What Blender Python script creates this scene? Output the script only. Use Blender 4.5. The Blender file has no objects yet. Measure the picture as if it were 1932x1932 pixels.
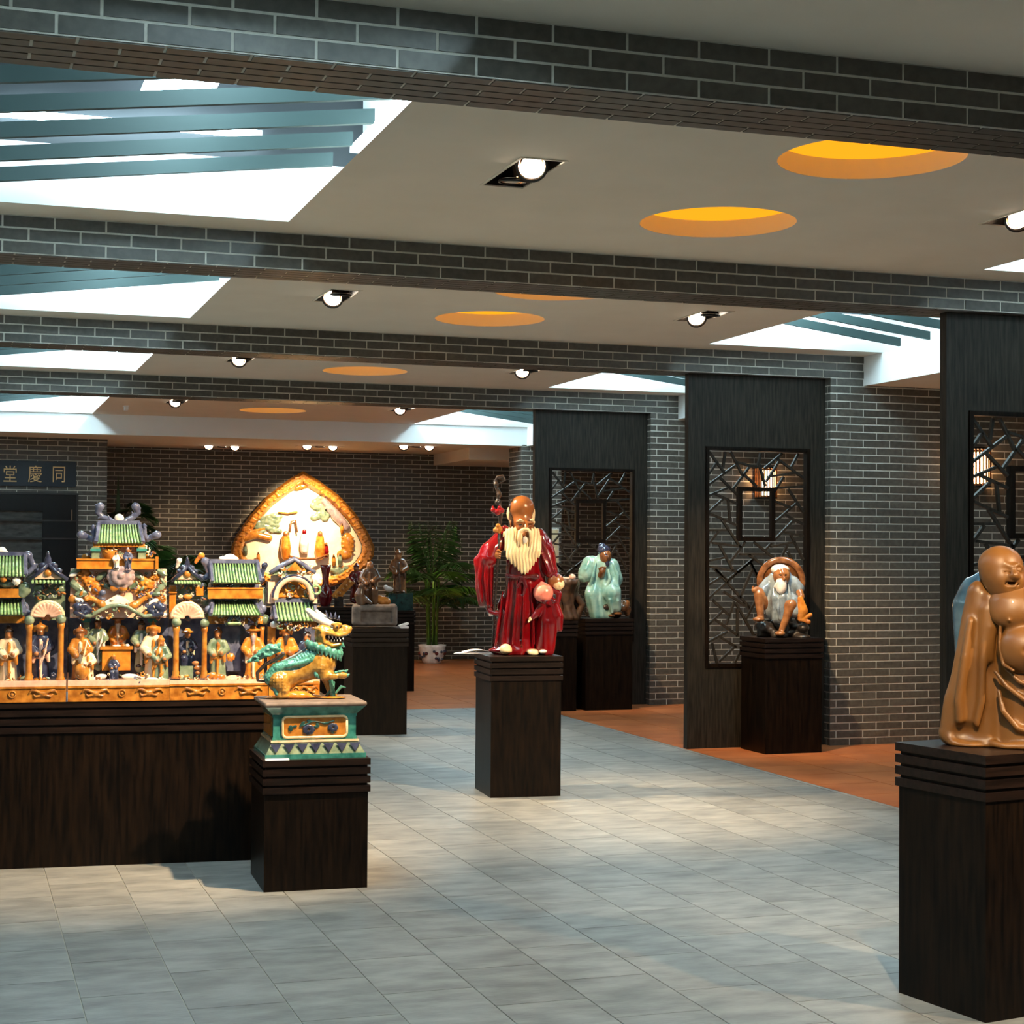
import bpy, bmesh, math, random
import numpy as np
from mathutils import Vector, Matrix
random.seed(7)
SC = bpy.context.scene
COL = SC.collection
R = math.radians

# ------------------------------------------------------------------ camera, world, exposure
F_PX, YAW, PITCH, ROLL = 3173.51, .31976, .02371, .00689
CAM = np.array([0.0, 0.0, 1.58])
_fw = np.array([math.sin(YAW)*math.cos(PITCH), math.cos(YAW)*math.cos(PITCH), math.sin(PITCH)])
_r = np.array([math.cos(YAW), -math.sin(YAW), 0.0]); _u = np.cross(_r, _fw)
_c, _s = math.cos(ROLL), math.sin(ROLL)
CM = np.array([_c*_r+_s*_u, -_s*_r+_c*_u, _fw])
cd = bpy.data.cameras.new('camera'); cam = bpy.data.objects.new('camera', cd); COL.objects.link(cam)
cd.sensor_fit = 'HORIZONTAL'; cd.sensor_width = 36; cd.lens = F_PX/1932*36; cd.clip_start = .05; cd.clip_end = 200
m4 = Matrix.Identity(4)
for i in range(3):
    m4[i][0] = CM[0][i]; m4[i][1] = CM[1][i]; m4[i][2] = -CM[2][i]; m4[i][3] = CAM[i]
cam.matrix_world = m4
SC.camera = cam
w = bpy.data.worlds.new('world'); SC.world = w; w.use_nodes = True
w.node_tree.nodes['Background'].inputs[0].default_value = (0, 0, 0, 1)
w.node_tree.nodes['Background'].inputs[1].default_value = 0
vs = SC.view_settings; vs.view_transform = 'Standard'; vs.look = 'None'; vs.gamma = 1; vs.use_curve_mapping = False
vs.exposure = 0.30
SKY_PANEL = 25.0        # strength of the cool tubes in the roof lights
SPOT = 8.2              # overall gain of the warm gimbal spots

def proj(P):
    v = CM @ (np.array(P, float)-CAM); return 966+F_PX*v[0]/v[2], 966-F_PX*v[1]/v[2], v[2]
def ray(x, y): return CM.T @ np.array([(x-966)/F_PX, (966-y)/F_PX, 1.0])
def at(x, y, X=None, Y=None, Z=None):
    d = ray(x, y)
    t = (X-CAM[0])/d[0] if X is not None else (Y-CAM[1])/d[1] if Y is not None else (Z-CAM[2])/d[2]
    return CAM+t*d

# ------------------------------------------------------------------ materials
MATS = {}
def nodes(name):
    m = bpy.data.materials.new(name); m.use_nodes = True; nt = m.node_tree
    return m, nt, nt.nodes['Principled BSDF']
def simple(name, c, rough=.6, metal=0, spec=.5, coat=0, emit=None, es=0):
    m, nt, b = nodes(name)
    b.inputs['Base Color'].default_value = (*c, 1); b.inputs['Roughness'].default_value = rough
    b.inputs['Metallic'].default_value = metal; b.inputs['Specular IOR Level'].default_value = spec
    b.inputs['Coat Weight'].default_value = coat; b.inputs['Coat Roughness'].default_value = .05
    if emit: b.inputs['Emission Color'].default_value = (*emit, 1); b.inputs['Emission Strength'].default_value = es
    MATS[name] = m; return m
def noisy(name, c1, c2, scale=8, stretch=(1, 1, 1), rough=.6, spec=.5, coat=0, bump=0, detail=6, lo=.3, hi=.7, metal=0, gen=False, perobj=0, bscale=None):
    m, nt, b = nodes(name); N = nt.nodes; L = nt.links
    tc = N.new('ShaderNodeTexCoord'); mp = N.new('ShaderNodeMapping'); mp.inputs['Scale'].default_value = stretch
    src = tc.outputs['Object']
    L.new(src, mp.inputs['Vector'])
    vec = mp.outputs['Vector']
    if perobj:
        oi = N.new('ShaderNodeObjectInfo'); ad = N.new('ShaderNodeVectorMath'); ad.operation = 'ADD'
        ml = N.new('ShaderNodeMath'); ml.operation = 'MULTIPLY'; ml.inputs[1].default_value = 37
        L.new(oi.outputs['Random'], ml.inputs[0]); L.new(vec, ad.inputs[0]); L.new(ml.outputs[0], ad.inputs[1]); vec = ad.outputs[0]
    n = N.new('ShaderNodeTexNoise'); n.inputs['Scale'].default_value = scale; n.inputs['Detail'].default_value = detail
    L.new(vec, n.inputs['Vector'])
    cr = N.new('ShaderNodeValToRGB'); cr.color_ramp.elements[0].position = lo; cr.color_ramp.elements[1].position = hi
    cr.color_ramp.elements[0].color = (*c1, 1); cr.color_ramp.elements[1].color = (*c2, 1)
    L.new(n.outputs['Fac'], cr.inputs['Fac'])
    out = cr.outputs['Color']
    if perobj:
        hs = N.new('ShaderNodeHueSaturation'); mr = N.new('ShaderNodeMapRange')
        mr.inputs['To Min'].default_value = 1-perobj; mr.inputs['To Max'].default_value = 1+perobj
        L.new(oi.outputs['Random'], mr.inputs['Value']); L.new(mr.outputs[0], hs.inputs['Value']); L.new(out, hs.inputs['Color']); out = hs.outputs['Color']
    L.new(out, b.inputs['Base Color'])
    b.inputs['Roughness'].default_value = rough; b.inputs['Specular IOR Level'].default_value = spec; b.inputs['Metallic'].default_value = metal
    b.inputs['Coat Weight'].default_value = coat; b.inputs['Coat Roughness'].default_value = .06
    if bump:
        bp = N.new('ShaderNodeBump'); bp.inputs['Strength'].default_value = bump; bp.inputs['Distance'].default_value = .004
        if bscale:
            n2 = N.new('ShaderNodeTexNoise'); n2.inputs['Scale'].default_value = bscale; n2.inputs['Detail'].default_value = 4; L.new(vec, n2.inputs['Vector'])
            L.new(n2.outputs['Fac'], bp.inputs['Height'])
        else: L.new(n.outputs['Fac'], bp.inputs['Height'])
        L.new(bp.outputs['Normal'], b.inputs['Normal'])
    MATS[name] = m; return m
def glaze(name, c1, c2=None, rough=.16, scale=22, coat=.6):
    c2 = c2 or tuple(min(1, v*1.5+.01) for v in c1)
    return noisy(name, c1, c2, scale=scale, rough=rough, coat=coat, bump=.15, detail=3)
def emitter(name, c, s):
    m = bpy.data.materials.new(name); m.use_nodes = True; nt = m.node_tree; nt.nodes.clear()
    e = nt.nodes.new('ShaderNodeEmission'); o = nt.nodes.new('ShaderNodeOutputMaterial')
    e.inputs[0].default_value = (*c, 1); e.inputs[1].default_value = s; nt.links.new(e.outputs[0], o.inputs[0]); MATS[name] = m; return m

noisy('brick', (.060, .056, .048), (.105, .096, .080), scale=30, rough=.36, perobj=.16, bump=.12, spec=.55)
noisy('mortar', (.62, .60, .54), (.74, .72, .65), scale=60, rough=.9)
noisy('plaster', (.74, .67, .56), (.78, .71, .60), scale=3, rough=.9)
simple('white_paint', (.86, .88, .88), rough=.7)
noisy('slate', (.15, .155, .148), (.34, .345, .325), scale=5, stretch=(1, 2.2, 1), rough=.42, spec=.45, perobj=.10, bump=.35, bscale=26, lo=.25, hi=.75)
noisy('grout', (.38, .35, .29), (.46, .43, .36), scale=40, rough=.85)
noisy('terracotta', (.36, .10, .03), (.52, .17, .055), scale=4, rough=.33, perobj=.08, bump=.1)
noisy('terracotta_grout', (.42, .2, .1), (.5, .26, .14), scale=40, rough=.8)
noisy('dark_wood', (.0012, .0006, .0003), (.0105, .0054, .0026), scale=9, stretch=(6, 6, .55), rough=.40, spec=.14, detail=8, bump=.1, lo=.35, hi=.72)
noisy('dark_wood_flat', (.004, .002, .0014), (.015, .0078, .0055), scale=9, stretch=(.6, 6, 6), rough=.36, spec=.25, detail=8, bump=.1, lo=.35, hi=.72)
noisy('screen_wood', (.007, .006, .005), (.034, .028, .021), scale=9, stretch=(7, 7, .5), rough=.48, spec=.2, detail=8, bump=.12, lo=.3, hi=.7)
simple('slat_paint', (.022, .048, .048), rough=.6)
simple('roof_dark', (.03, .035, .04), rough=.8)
simple('black_metal', (.008, .007, .007), rough=.35, spec=.6)
simple('chrome', (.55, .42, .33), rough=.12, metal=1)
simple('black_gloss', (.004, .005, .008), rough=.2)
simple('sign_blue', (.006, .016, .035), rough=.3)
simple('gold', (.85, .62, .30), rough=.4)
glaze('rootwood', (.025, .010, .004), (.08, .035, .013), rough=.5, coat=.1)
glaze('lion_ochre', (.20, .095, .014), (.42, .24, .05), scale=45)
glaze('lion_teal', (.015, .10, .085), (.10, .32, .26), scale=60)
simple('paper', (.85, .82, .84), rough=.7)
emitter('tube_light', (.66, .91, 1.0), SKY_PANEL)
emitter('amber_panel', (1.0, .36, .012), 1.1)
emitter('bulb', (1.0, .86, .68), 45)
emitter('lantern_glow', (1.0, .52, .22), 30)
# glazes
glaze('g_cream', (.62, .45, .28), (.85, .70, .50)); glaze('g_white', (.62, .58, .54), (.85, .82, .78))
glaze('g_ochre', (.24, .08, .010), (.52, .22, .035)); glaze('g_orange', (.36, .10, .010), (.62, .25, .035))
glaze('g_green', (.10, .24, .09), (.30, .47, .24), scale=40); glaze('g_jade', (.07, .12, .08), (.24, .30, .21))
glaze('g_teal', (.012, .10, .095), (.06, .28, .25)); glaze('g_tealdark', (.006, .022, .022), (.02, .08, .075))
glaze('g_blue', (.035, .045, .10), (.13, .15, .24)); glaze('g_navy', (.012, .014, .035), (.04, .05, .10))
glaze('g_mauve', (.20, .14, .16), (.42, .33, .33)); glaze('g_pink', (.62, .34, .25), (.82, .55, .42))
glaze('g_brown', (.10, .035, .012), (.28, .11, .035)); glaze('g_skin', (.20, .07, .02), (.38, .16, .055))
glaze('g_dark', (.012, .010, .010), (.05, .035, .03))
glaze('red_robe', (.085, .0006, .0022), (.21, .002, .005), rough=.10, scale=6, coat=1)
glaze('wine_robe', (.045, .002, .004), (.10, .004, .007), rough=.10, scale=8, coat=1)
glaze('sage_skin', (.17, .052, .012), (.30, .11, .03), rough=.25, scale=5, coat=.5)
glaze('ivory', (.62, .46, .25), (.80, .66, .42), rough=.35, scale=14, coat=.2)
glaze('peach', (.75, .16, .12), (.85, .36, .27), rough=.3, scale=7)
glaze('buddha', (.125, .052, .011), (.20, .088, .02), rough=.42, scale=5, coat=.1)
glaze('celadon', (.10, .30, .29), (.38, .58, .52), rough=.12, scale=9, coat=1)
glaze('skyblue', (.06, .17, .27), (.22, .40, .52), rough=.1, scale=9, coat=1)
glaze('greyblue', (.10, .13, .16), (.35, .42, .46), rough=.15, scale=12, coat=.8)
glaze('bronze', (.045, .018, .008), (.15, .07, .03), rough=.2, scale=14)
glaze('rockdark', (.010, .009, .008), (.04, .03, .025), rough=.4, scale=20)
glaze('stone', (.08, .06, .05), (.18, .14, .12), rough=.7, scale=20, coat=0)
glaze('plaque_rim', (.45, .14, .015), (.75, .33, .05), rough=.25, scale=40)
glaze('plaque_cream', (.72, .62, .42), (.85, .78, .6), rough=.35, scale=9, coat=.3)
glaze('porcelain', (.45, .47, .5), (.75, .76, .78), rough=.15, scale=12)
noisy('leaf', (.008, .03, .008), (.03, .10, .018), scale=5, rough=.4)
noisy('leaf_light', (.03, .10, .012), (.10, .22, .02), scale=5, rough=.4)
simple('soil', (.02, .014, .01), rough=.9)
simple('smoked_glass', (.01, .012, .014), rough=.08)
noisy('stone_dark', (.012, .015, .016), (.07, .075, .07), scale=7, stretch=(1, 1, 3), rough=.6)

# ------------------------------------------------------------------ mesh helpers
def link(o, parent=None):
    COL.objects.link(o)
    if parent is not None: o.parent = parent
    return o
def mesh(name, V, Fc, mat, parent=None, smooth=False, mids=None):
    me = bpy.data.meshes.new(name)
    V = np.asarray(V, dtype=np.float32)
    me.from_pydata(V.tolist(), [], Fc if isinstance(Fc, list) else Fc.tolist())
    for mm in (mat if isinstance(mat, (list, tuple)) else [mat]): me.materials.append(MATS[mm])
    if mids is not None: me.polygons.foreach_set('material_index', np.asarray(mids, dtype=np.int32))
    if smooth: me.polygons.foreach_set('use_smooth', [True]*len(me.polygons))
    me.update()
    return link(bpy.data.objects.new(name, me), parent)
def empty(name, loc=(0, 0, 0), rz=0, parent=None):
    o = bpy.data.objects.new(name, None); o.empty_display_size = .1; o.location = loc; o.rotation_euler = (0, 0, rz)
    return link(o, parent)
def tag(o, label=None, cat=None, group=None, kind=None):
    if label: o['label'] = label
    if cat: o['category'] = cat
    if group: o['group'] = group
    if kind: o['kind'] = kind
    return o
class MB:
    def __init__(s): s.V = []; s.F = []; s.M = []; s.mi = 0
    def add(s, V, Fc):
        b = len(s.V); s.V += [tuple(v) for v in V]; s.F += [tuple(i+b for i in f) for f in Fc]; s.M += [s.mi]*len(Fc); return s
    def box(s, x0, x1, y0, y1, z0, z1):
        V = [(x, y, z) for z in (z0, z1) for y in (y0, y1) for x in (x0, x1)]
        return s.add(V, [(0, 2, 3, 1), (4, 5, 7, 6), (0, 1, 5, 4), (2, 6, 7, 3), (0, 4, 6, 2), (1, 3, 7, 5)])
    def frustum(s, a, b):  # a, b = (x0,x1,y0,y1,z)
        V = [(x, y, q[4]) for q in (a, b) for y in (q[2], q[3]) for x in (q[0], q[1])]
        return s.add(V, [(0, 2, 3, 1), (4, 5, 7, 6), (0, 1, 5, 4), (2, 6, 7, 3), (0, 4, 6, 2), (1, 3, 7, 5)])
    def tube(s, pts, rad, n=8, flat=1.0, caps=True):
        P = [Vector(p) for p in pts]; k = len(P)
        if not hasattr(rad, '__len__'): rad = [rad]*k
        V = []; up = None
        for i in range(k):
            t = (P[min(i+1, k-1)]-P[max(i-1, 0)]).normalized()
            if up is None: up = Vector((0, 1, 0)) if abs(t.y) < .9 else Vector((1, 0, 0))
            a = t.cross(up); a = a.normalized() if a.length > 1e-6 else t.orthogonal().normalized(); b2 = a.cross(t).normalized(); up = b2
            for j in range(n):
                an = 2*math.pi*j/n; V.append(P[i]+a*(math.cos(an)*rad[i])+b2*(math.sin(an)*rad[i]*flat))
        Fc = [(i*n+j, i*n+(j+1) % n, (i+1)*n+(j+1) % n, (i+1)*n+j) for i in range(k-1) for j in range(n)]
        if caps: Fc += [tuple(range(n))[::-1], tuple(range((k-1)*n, k*n))]
        return s.add(V, Fc)
    def lathe(s, prof, c=(0, 0, 0), n=20, sx=1, sy=1, mod=None, caps=True):
        V = []
        for (r, z) in prof:
            for j in range(n):
                an = 2*math.pi*j/n; q = r*(mod(an, z) if mod else 1); V.append((c[0]+math.cos(an)*q*sx, c[1]+math.sin(an)*q*sy, c[2]+z))
        k = len(prof)
        Fc = [(i*n+j, i*n+(j+1) % n, (i+1)*n+(j+1) % n, (i+1)*n+j) for i in range(k-1) for j in range(n)]
        if caps: Fc += [tuple(range(n))[::-1], tuple(range((k-1)*n, k*n))]
        return s.add(V, Fc)
    def ball(s, c, r, n=10, m=6):
        r = r if hasattr(r, '__len__') else (r, r, r); V = [(c[0], c[1], c[2]-r[2])]
        for i in range(1, m):
            ph = -math.pi/2+math.pi*i/m
            for j in range(n):
                an = 2*math.pi*j/n; V.append((c[0]+r[0]*math.cos(ph)*math.cos(an), c[1]+r[1]*math.cos(ph)*math.sin(an), c[2]+r[2]*math.sin(ph)))
        V.append((c[0], c[1], c[2]+r[2])); e = len(V)-1
        Fc = [(0, 1+(j+1) % n, 1+j) for j in range(n)]
        Fc += [(1+i*n+j, 1+i*n+(j+1) % n, 1+(i+1)*n+(j+1) % n, 1+(i+1)*n+j) for i in range(m-2) for j in range(n)]
        Fc += [(e, 1+(m-2)*n+j, 1+(m-2)*n+(j+1) % n) for j in range(n)]
        return s.add(V, Fc)
    def prism(s, pts, y0, y1):   # outline in (x,z), extruded along y
        k = len(pts); V = [(x, y0, z) for x, z in pts]+[(x, y1, z) for x, z in pts]
        Fc = [tuple(range(k)), tuple(range(2*k-1, k-1, -1))]+[(i, i+k, (i+1) % k+k, (i+1) % k) for i in range(k)]
        return s.add(V, Fc)
    def build(s, name, mat, parent=None, smooth=False, mids=False):
        return mesh(name, s.V, s.F, mat, parent, smooth, s.M if mids else None)

# ------------------------------------------------------------------ signed distance sculpting (smooth unions -> surface nets)
class Sculpt:
    def __init__(s, vox): s.vox = vox; s.ops = []
    def _op(s, f, lo, hi, k, mode, mid): s.ops.append((f, np.array(lo, float), np.array(hi, float), k, mode, mid)); return s
    def ell(s, c, r, k=.01, rot=None, mode='u', mid=0, disp=None):
        c = np.array(c, float); r = np.array(r if hasattr(r, '__len__') else (r, r, r), float); Rm = None
        if rot is not None:
            Rm = np.array(Matrix.Rotation(rot[2], 3, 'Z') @ Matrix.Rotation(rot[1], 3, 'Y') @ Matrix.Rotation(rot[0], 3, 'X'))
        def f(x, y, z):
            a, b, d = x-c[0], y-c[1], z-c[2]
            if Rm is not None: a, b, d = (a*Rm[0][0]+b*Rm[1][0]+d*Rm[2][0], a*Rm[0][1]+b*Rm[1][1]+d*Rm[2][1], a*Rm[0][2]+b*Rm[1][2]+d*Rm[2][2])
            k0 = np.sqrt((a/r[0])**2+(b/r[1])**2+(d/r[2])**2); k1 = np.sqrt((a/r[0]**2)**2+(b/r[1]**2)**2+(d/r[2]**2)**2)+1e-9
            q = k0*(k0-1)/k1
            return q+disp(x, y, z) if disp else q
        m = r.max() if Rm is not None else r
        return s._op(f, c-m, c+m, k, mode, mid)
    def cone(s, a, b, ra, rb=None, k=.01, flat=1.0, mode='u', mid=0, disp=None):
        a = np.array(a, float); b = np.array(b, float); rb = ra if rb is None else rb
        ba = b-a; ba = ba*np.array([1, 1/flat, 1]); L2 = (ba@ba)+1e-12
        def f(x, y, z):
            px, py, pz = x-a[0], (y-a[1])/flat, z-a[2]
            h = np.clip((px*ba[0]+py*ba[1]+pz*ba[2])/L2, 0, 1)
            q = np.sqrt((px-ba[0]*h)**2+(py-ba[1]*h)**2+(pz-ba[2]*h)**2)-(ra+(rb-ra)*h)
            q = q*min(1, flat)
            return q+disp(x, y, z) if disp else q
        m = max(ra, rb)*max(1, flat)
        return s._op(f, np.minimum(a, b)-m, np.maximum(a, b)+m, k, mode, mid)
    def path(s, pts, rad, k=.01, flat=1.0, mode='u', mid=0, disp=None):
        if not hasattr(rad, '__len__'): rad = [rad]*len(pts)
        q = Sculpt(s.vox)
        for i in range(len(pts)-1): q.cone(pts[i], pts[i+1], rad[i], rad[i+1], k, flat, mode, mid)
        fs = [o[0] for o in q.ops]; lo = np.min([o[1] for o in q.ops], axis=0); hi = np.max([o[2] for o in q.ops], axis=0); kb = min(k, .35*max(rad))
        def f(x, y, z):
            d = fs[0](x, y, z)
            for g in fs[1:]:
                e = g(x, y, z); d = np.minimum(d, e)
            return d+disp(x, y, z) if disp else d
        return s._op(f, lo, hi, k, mode, mid)
    def box(s, c, h, r=.004, k=.004, mode='u', mid=0):
        c = np.array(c, float); h = np.array(h, float)
        def f(x, y, z):
            qx, qy, qz = np.abs(x-c[0])-h[0]+r, np.abs(y-c[1])-h[1]+r, np.abs(z-c[2])-h[2]+r
            return np.sqrt(np.maximum(qx, 0)**2+np.maximum(qy, 0)**2+np.maximum(qz, 0)**2)+np.minimum(np.maximum(qx, np.maximum(qy, qz)), 0)-r
        return s._op(f, c-h, c+h, k, mode, mid)
    def cut_below(s, z0):
        s.floor = z0; return s
    floor = None
    def build(s, name, mat, parent=None):
        v = s.vox; U = [o for o in s.ops if o[4] == 'u']
        lo = np.min([o[1] for o in U], axis=0)-3*v; hi = np.max([o[2] for o in U], axis=0)+3*v
        n = np.ceil((hi-lo)/v).astype(int)+1
        D = np.full(n, 1.0, np.float32); ID = np.zeros(n, np.int8)
        ax = [(lo[i]+v*np.arange(n[i])).astype(np.float32) for i in range(3)]
        for f, a, b, k, mode, mid in s.ops:
            mg = max(k, 0)+3*v+.006
            i0 = np.clip(np.floor((a-mg-lo)/v).astype(int), 0, n); i1 = np.clip(np.ceil((b+mg-lo)/v).astype(int)+1, 0, n)
            if np.any(i1 <= i0): continue
            sl = tuple(slice(i0[i], i1[i]) for i in range(3))
            q = f(ax[0][sl[0]][:, None, None], ax[1][sl[1]][None, :, None], ax[2][sl[2]][None, None, :]).astype(np.float32)
            d = D[sl]
            if mode == 'u':
                ids = ID[sl]; ids[q < d] = mid
                h = np.clip(.5+.5*(d-q)/max(k, 1e-5), 0, 1); D[sl] = d*(1-h)+q*h-k*h*(1-h)
            else:
                if mid: ids = ID[sl]; ids[-q > d-.002] = mid
                h = np.clip(.5-.5*(d+q)/max(k, 1e-5), 0, 1); D[sl] = d*(1-h)-q*h+k*h*(1-h)
        if s.floor is not None:
            D = np.maximum(D, (s.floor-ax[2])[None, None, :])
        V, Q, cell = surface_nets(D)
        mids = None
        if isinstance(mat, (list, tuple)):
            cid = ID[:-1, :-1, :-1][tuple(cell.T)]; mids = cid[Q[:, 0]]
        return mesh(name, lo+V*v, Q, mat, parent, True, mids)
def surface_nets(D):
    S = D < 0
    n = np.array(D.shape)
    acc = np.zeros((*(n-1), 3), np.float32); cnt = np.zeros(n-1, np.float32)
    def sub(A, o): return A[o[0]:n[0]-1+o[0], o[1]:n[1]-1+o[1], o[2]:n[2]-1+o[2]]
    cs = [(i, j, k) for i in (0, 1) for j in (0, 1) for k in (0, 1)]
    tot = sum(sub(S, c).astype(np.int8) for c in cs); act = (tot > 0) & (tot < 8)
    idx = np.argwhere(act); vals = {c: D[idx[:, 0]+c[0], idx[:, 1]+c[1], idx[:, 2]+c[2]] for c in cs}
    P = np.zeros((len(idx), 3), np.float32); C = np.zeros(len(idx), np.float32)
    for c in cs:
        for a in range(3):
            if c[a] == 0:
                e = list(c); e[a] = 1; e = tuple(e); u, w2 = vals[c], vals[e]; x = (u < 0) != (w2 < 0)
                t = np.where(x, u/np.where(x, u-w2, 1), 0)
                for b in range(3): P[:, b] += np.where(x, (t if b == a else c[b]), 0)
                C += x
    P = P/np.maximum(C, 1)[:, None]+idx
    num = np.full(n-1, -1, np.int64); num[tuple(idx.T)] = np.arange(len(idx))
    Q = []
    for a in range(3):
        b, c = (a+1) % 3, (a+2) % 3
        s0 = [slice(1, n[i]-1) for i in range(3)]; s1 = list(s0); s0[a] = slice(0, n[a]-1); s1[a] = slice(1, n[a])
        A, B = S[tuple(s0)], S[tuple(s1)]
        ed = np.argwhere(A != B)
        if not len(ed): continue
        flip = A[tuple(ed.T)]
        off = np.ones(3, int); off[a] = 0; g = ed+off
        def cellid(db, dc):
            q = g.copy(); q[:, b] += db; q[:, c] += dc; return num[tuple(q.T)]
        q = np.stack([cellid(-1, -1), cellid(0, -1), cellid(0, 0), cellid(-1, 0)], 1)
        q[~flip] = q[~flip][:, ::-1]
        Q.append(q)
    Q = np.concatenate(Q); Q = Q[(Q >= 0).all(1)]
    return P, Q, idx

class Frame:
    """local frame standing at a place in the room; px() turns a pixel into a local point at local depth v"""
    def __init__(s, X, Y, Z, rz=None):
        s.o = np.array([X, Y, Z], float); s.rz = -math.atan2(X, Y) if rz is None else rz
        c, q = math.cos(s.rz), math.sin(s.rz); s.ux = np.array([c, q, 0]); s.uy = np.array([-q, c, 0])
        s.m = float(CM[2] @ (s.o-CAM))/F_PX      # metres per photo pixel
    def px(s, x, y, v=0.0):
        d = ray(x, y); o = CAM-s.o; t = (v-o@s.uy)/(d@s.uy); P = o+t*d
        return np.array([P@s.ux, v, P[2]])
    def empty(s, name): return empty(name, tuple(s.o), s.rz)
# ================================================================== STRUCTURE
HC, HB, BRL, CRS = 3.232, 3.042, .25, .0635        # ceiling, beam underside, brick pitch, course pitch
BEAMY = [1.195, 4.925, 8.654, 12.389, 16.185]; BD = .33
BPH = [.10, .2545, .202, .310, .571]
XL, XR = 0.0, 7.2
def axes_matrix(o, u, v, n):
    m = Matrix.Identity(4)
    for i in range(3): m[i][0] = u[i]; m[i][1] = v[i]; m[i][2] = n[i]; m[i][3] = o[i]
    return m
_BM = {}
def piece_mesh(name, a, b, t, mat):
    key = (name, round(a, 3), round(b, 3), t)
    if key not in _BM:
        mb = MB().box(-a/2, a/2, -b/2, b/2, -t, 0); me = bpy.data.meshes.new(name)
        me.from_pydata(mb.V, [], mb.F); me.materials.append(MATS[mat]); _BM[key] = me
    return _BM[key]
def place_pieces(parent, items, name, mat, maxn, stuffname, u, v, n, t):
    """items: (centre xyz, a, b). The maxn that show largest become objects, the rest one joined piece."""
    u, v, n = (np.array(q, float) for q in (u, v, n)); sc = []
    for it in items:
        x, y, d = proj(it[0]); vis = d > .3 and -60 < x < 1990 and -60 < y < 1990
        sc.append((0 if vis else 1, d if d > 0 else 99))
    order = sorted(range(len(items)), key=lambda i: sc[i]); mb = MB()
    for r, i in enumerate(order):
        c, a, b = items[i]
        if r < maxn and sc[i][0] == 0:
            o = bpy.data.objects.new(name, piece_mesh(name, a, b, t, mat)); o.matrix_world = axes_matrix(c, u, v, n); link(o, parent)
        else:
            V = [np.array(c)+u*(p*a/2)+v*(q*b/2)+n*w2 for w2 in (-t, 0) for q in (-1, 1) for p in (-1, 1)]
            mb.add(V, [(0, 2, 3, 1), (4, 5, 7, 6), (0, 1, 5, 4), (2, 6, 7, 3), (0, 4, 6, 2), (1, 3, 7, 5)])
    if mb.V: tag(mb.build(stuffname, mat, parent), kind='stuff')
def bricks(parent, o, u, v, n, W, H, phase, crs=CRS, maxn=300, joint=.010, skip=None, v0=0.0, rowpar=0):
    o, u, v, n = (np.array(q, float) for q in (o, u, v, n)); items = []
    rows = int(math.ceil((H-v0)/crs))
    for r in range(rows):
        z0 = max(0, v0+r*crs+joint/2); z1 = min(H, v0+(r+1)*crs-joint/2)
        if z1-z0 < .012: continue
        ph = (phase+((r+rowpar) % 2)*BRL/2) % BRL-BRL
        x = ph
        while x < W:
            a = max(0, x+joint/2); b = min(W, x+BRL-joint/2); x += BRL
            if b-a < .015: continue
            if skip and skip((a+b)/2, (z0+z1)/2): continue
            items.append((tuple(o+u*(a+b)/2+v*(z0+z1)/2+n*.004), b-a, z1-z0))
    place_pieces(parent, items, 'brick', 'brick', maxn, 'brick_remainder', u, v, n, .012)
def struct(o): o['kind'] = 'structure'; return o

# floor
fl = struct(MB().box(-2.2, 5.62, -3, 16.31, -.10, -.004).build('floor', 'grout'))
tw, tl = .342, .52; items = []
for i in range(-8, 16):
    x0 = .441+tw*i; ph = 5.61 if i % 2 == 0 else 5.87
    xa, xb = max(-2.2, x0), min(5.62, x0+tw)
    if xb-xa < .03: continue
    for j in range(-18, 22):
        y0 = ph+tl*j; ya, yb = max(-3, y0), min(16.31, y0+tl)
        if yb-ya < .03: continue
        items.append((((xa+xb)/2, (ya+yb)/2, 0.0), xb-xa-.005, yb-ya-.004))
place_pieces(fl, items, 'tile', 'slate', 300, 'tile_remainder', (1, 0, 0), (0, 1, 0), (0, 0, 1), .02)
ft = struct(MB().box(5.62, 10.5, -3, 16.31, -.10, -.003).box(-2.2, 10.5, 16.31, 23.8, -.10, -.003).build('floor_terracotta', 'terracotta_grout'))
items = []
for i in range(-9, 11):
    for j in range(-10, 42):
        x0, y0 = 5.62+.5*i, 6.31+.5*j-3.5
        if (x0 < 5.6 and y0 < 16.3) or y0 > 23.3: continue
        items.append(((x0+.25, y0+.25, 0.0), .495, .495))
place_pieces(ft, items, 'tile', 'terracotta', 200, 'tile_remainder', (1, 0, 0), (0, 1, 0), (0, 0, 1), .02)

# beams with brick faces and brick undersides
for k, by in enumerate(BEAMY):
    b = struct(MB().box(XL, XR, by, by+BD, HB, HC+.05).build('beam', 'mortar'))
    tag(b, 'brick-faced ceiling beam with pale mortar joints')
    if k:
        bricks(b, (XL, by, HB), (1, 0, 0), (0, 0, 1), (0, -1, 0), XR-XL, HC-HB, BPH[k], maxn=150)
        bricks(b, (XL, by, HB), (1, 0, 0), (0, 1, 0), (0, 0, -1), XR-XL, BD, BPH[k]+.06, crs=.066, maxn=150)
# brick partition walls (their ends frame the carved screens)
for k in (1, 2, 3, 4):
    by = BEAMY[k]
    wl = struct(MB().box(6.88, 10.5, by, by+BD, 0, HB).build('wall_partition', 'mortar'))
    bricks(wl, (6.88, by, 0), (1, 0, 0), (0, 0, 1), (0, -1, 0), 10.5-6.88, HB, BPH[k]-6.88, v0=-.006, maxn=270)
    bricks(wl, (6.88, by+BD, 0), (0, -1, 0), (0, 0, 1), (-1, 0, 0), BD, HB, .03, v0=-.006, maxn=30)
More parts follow.
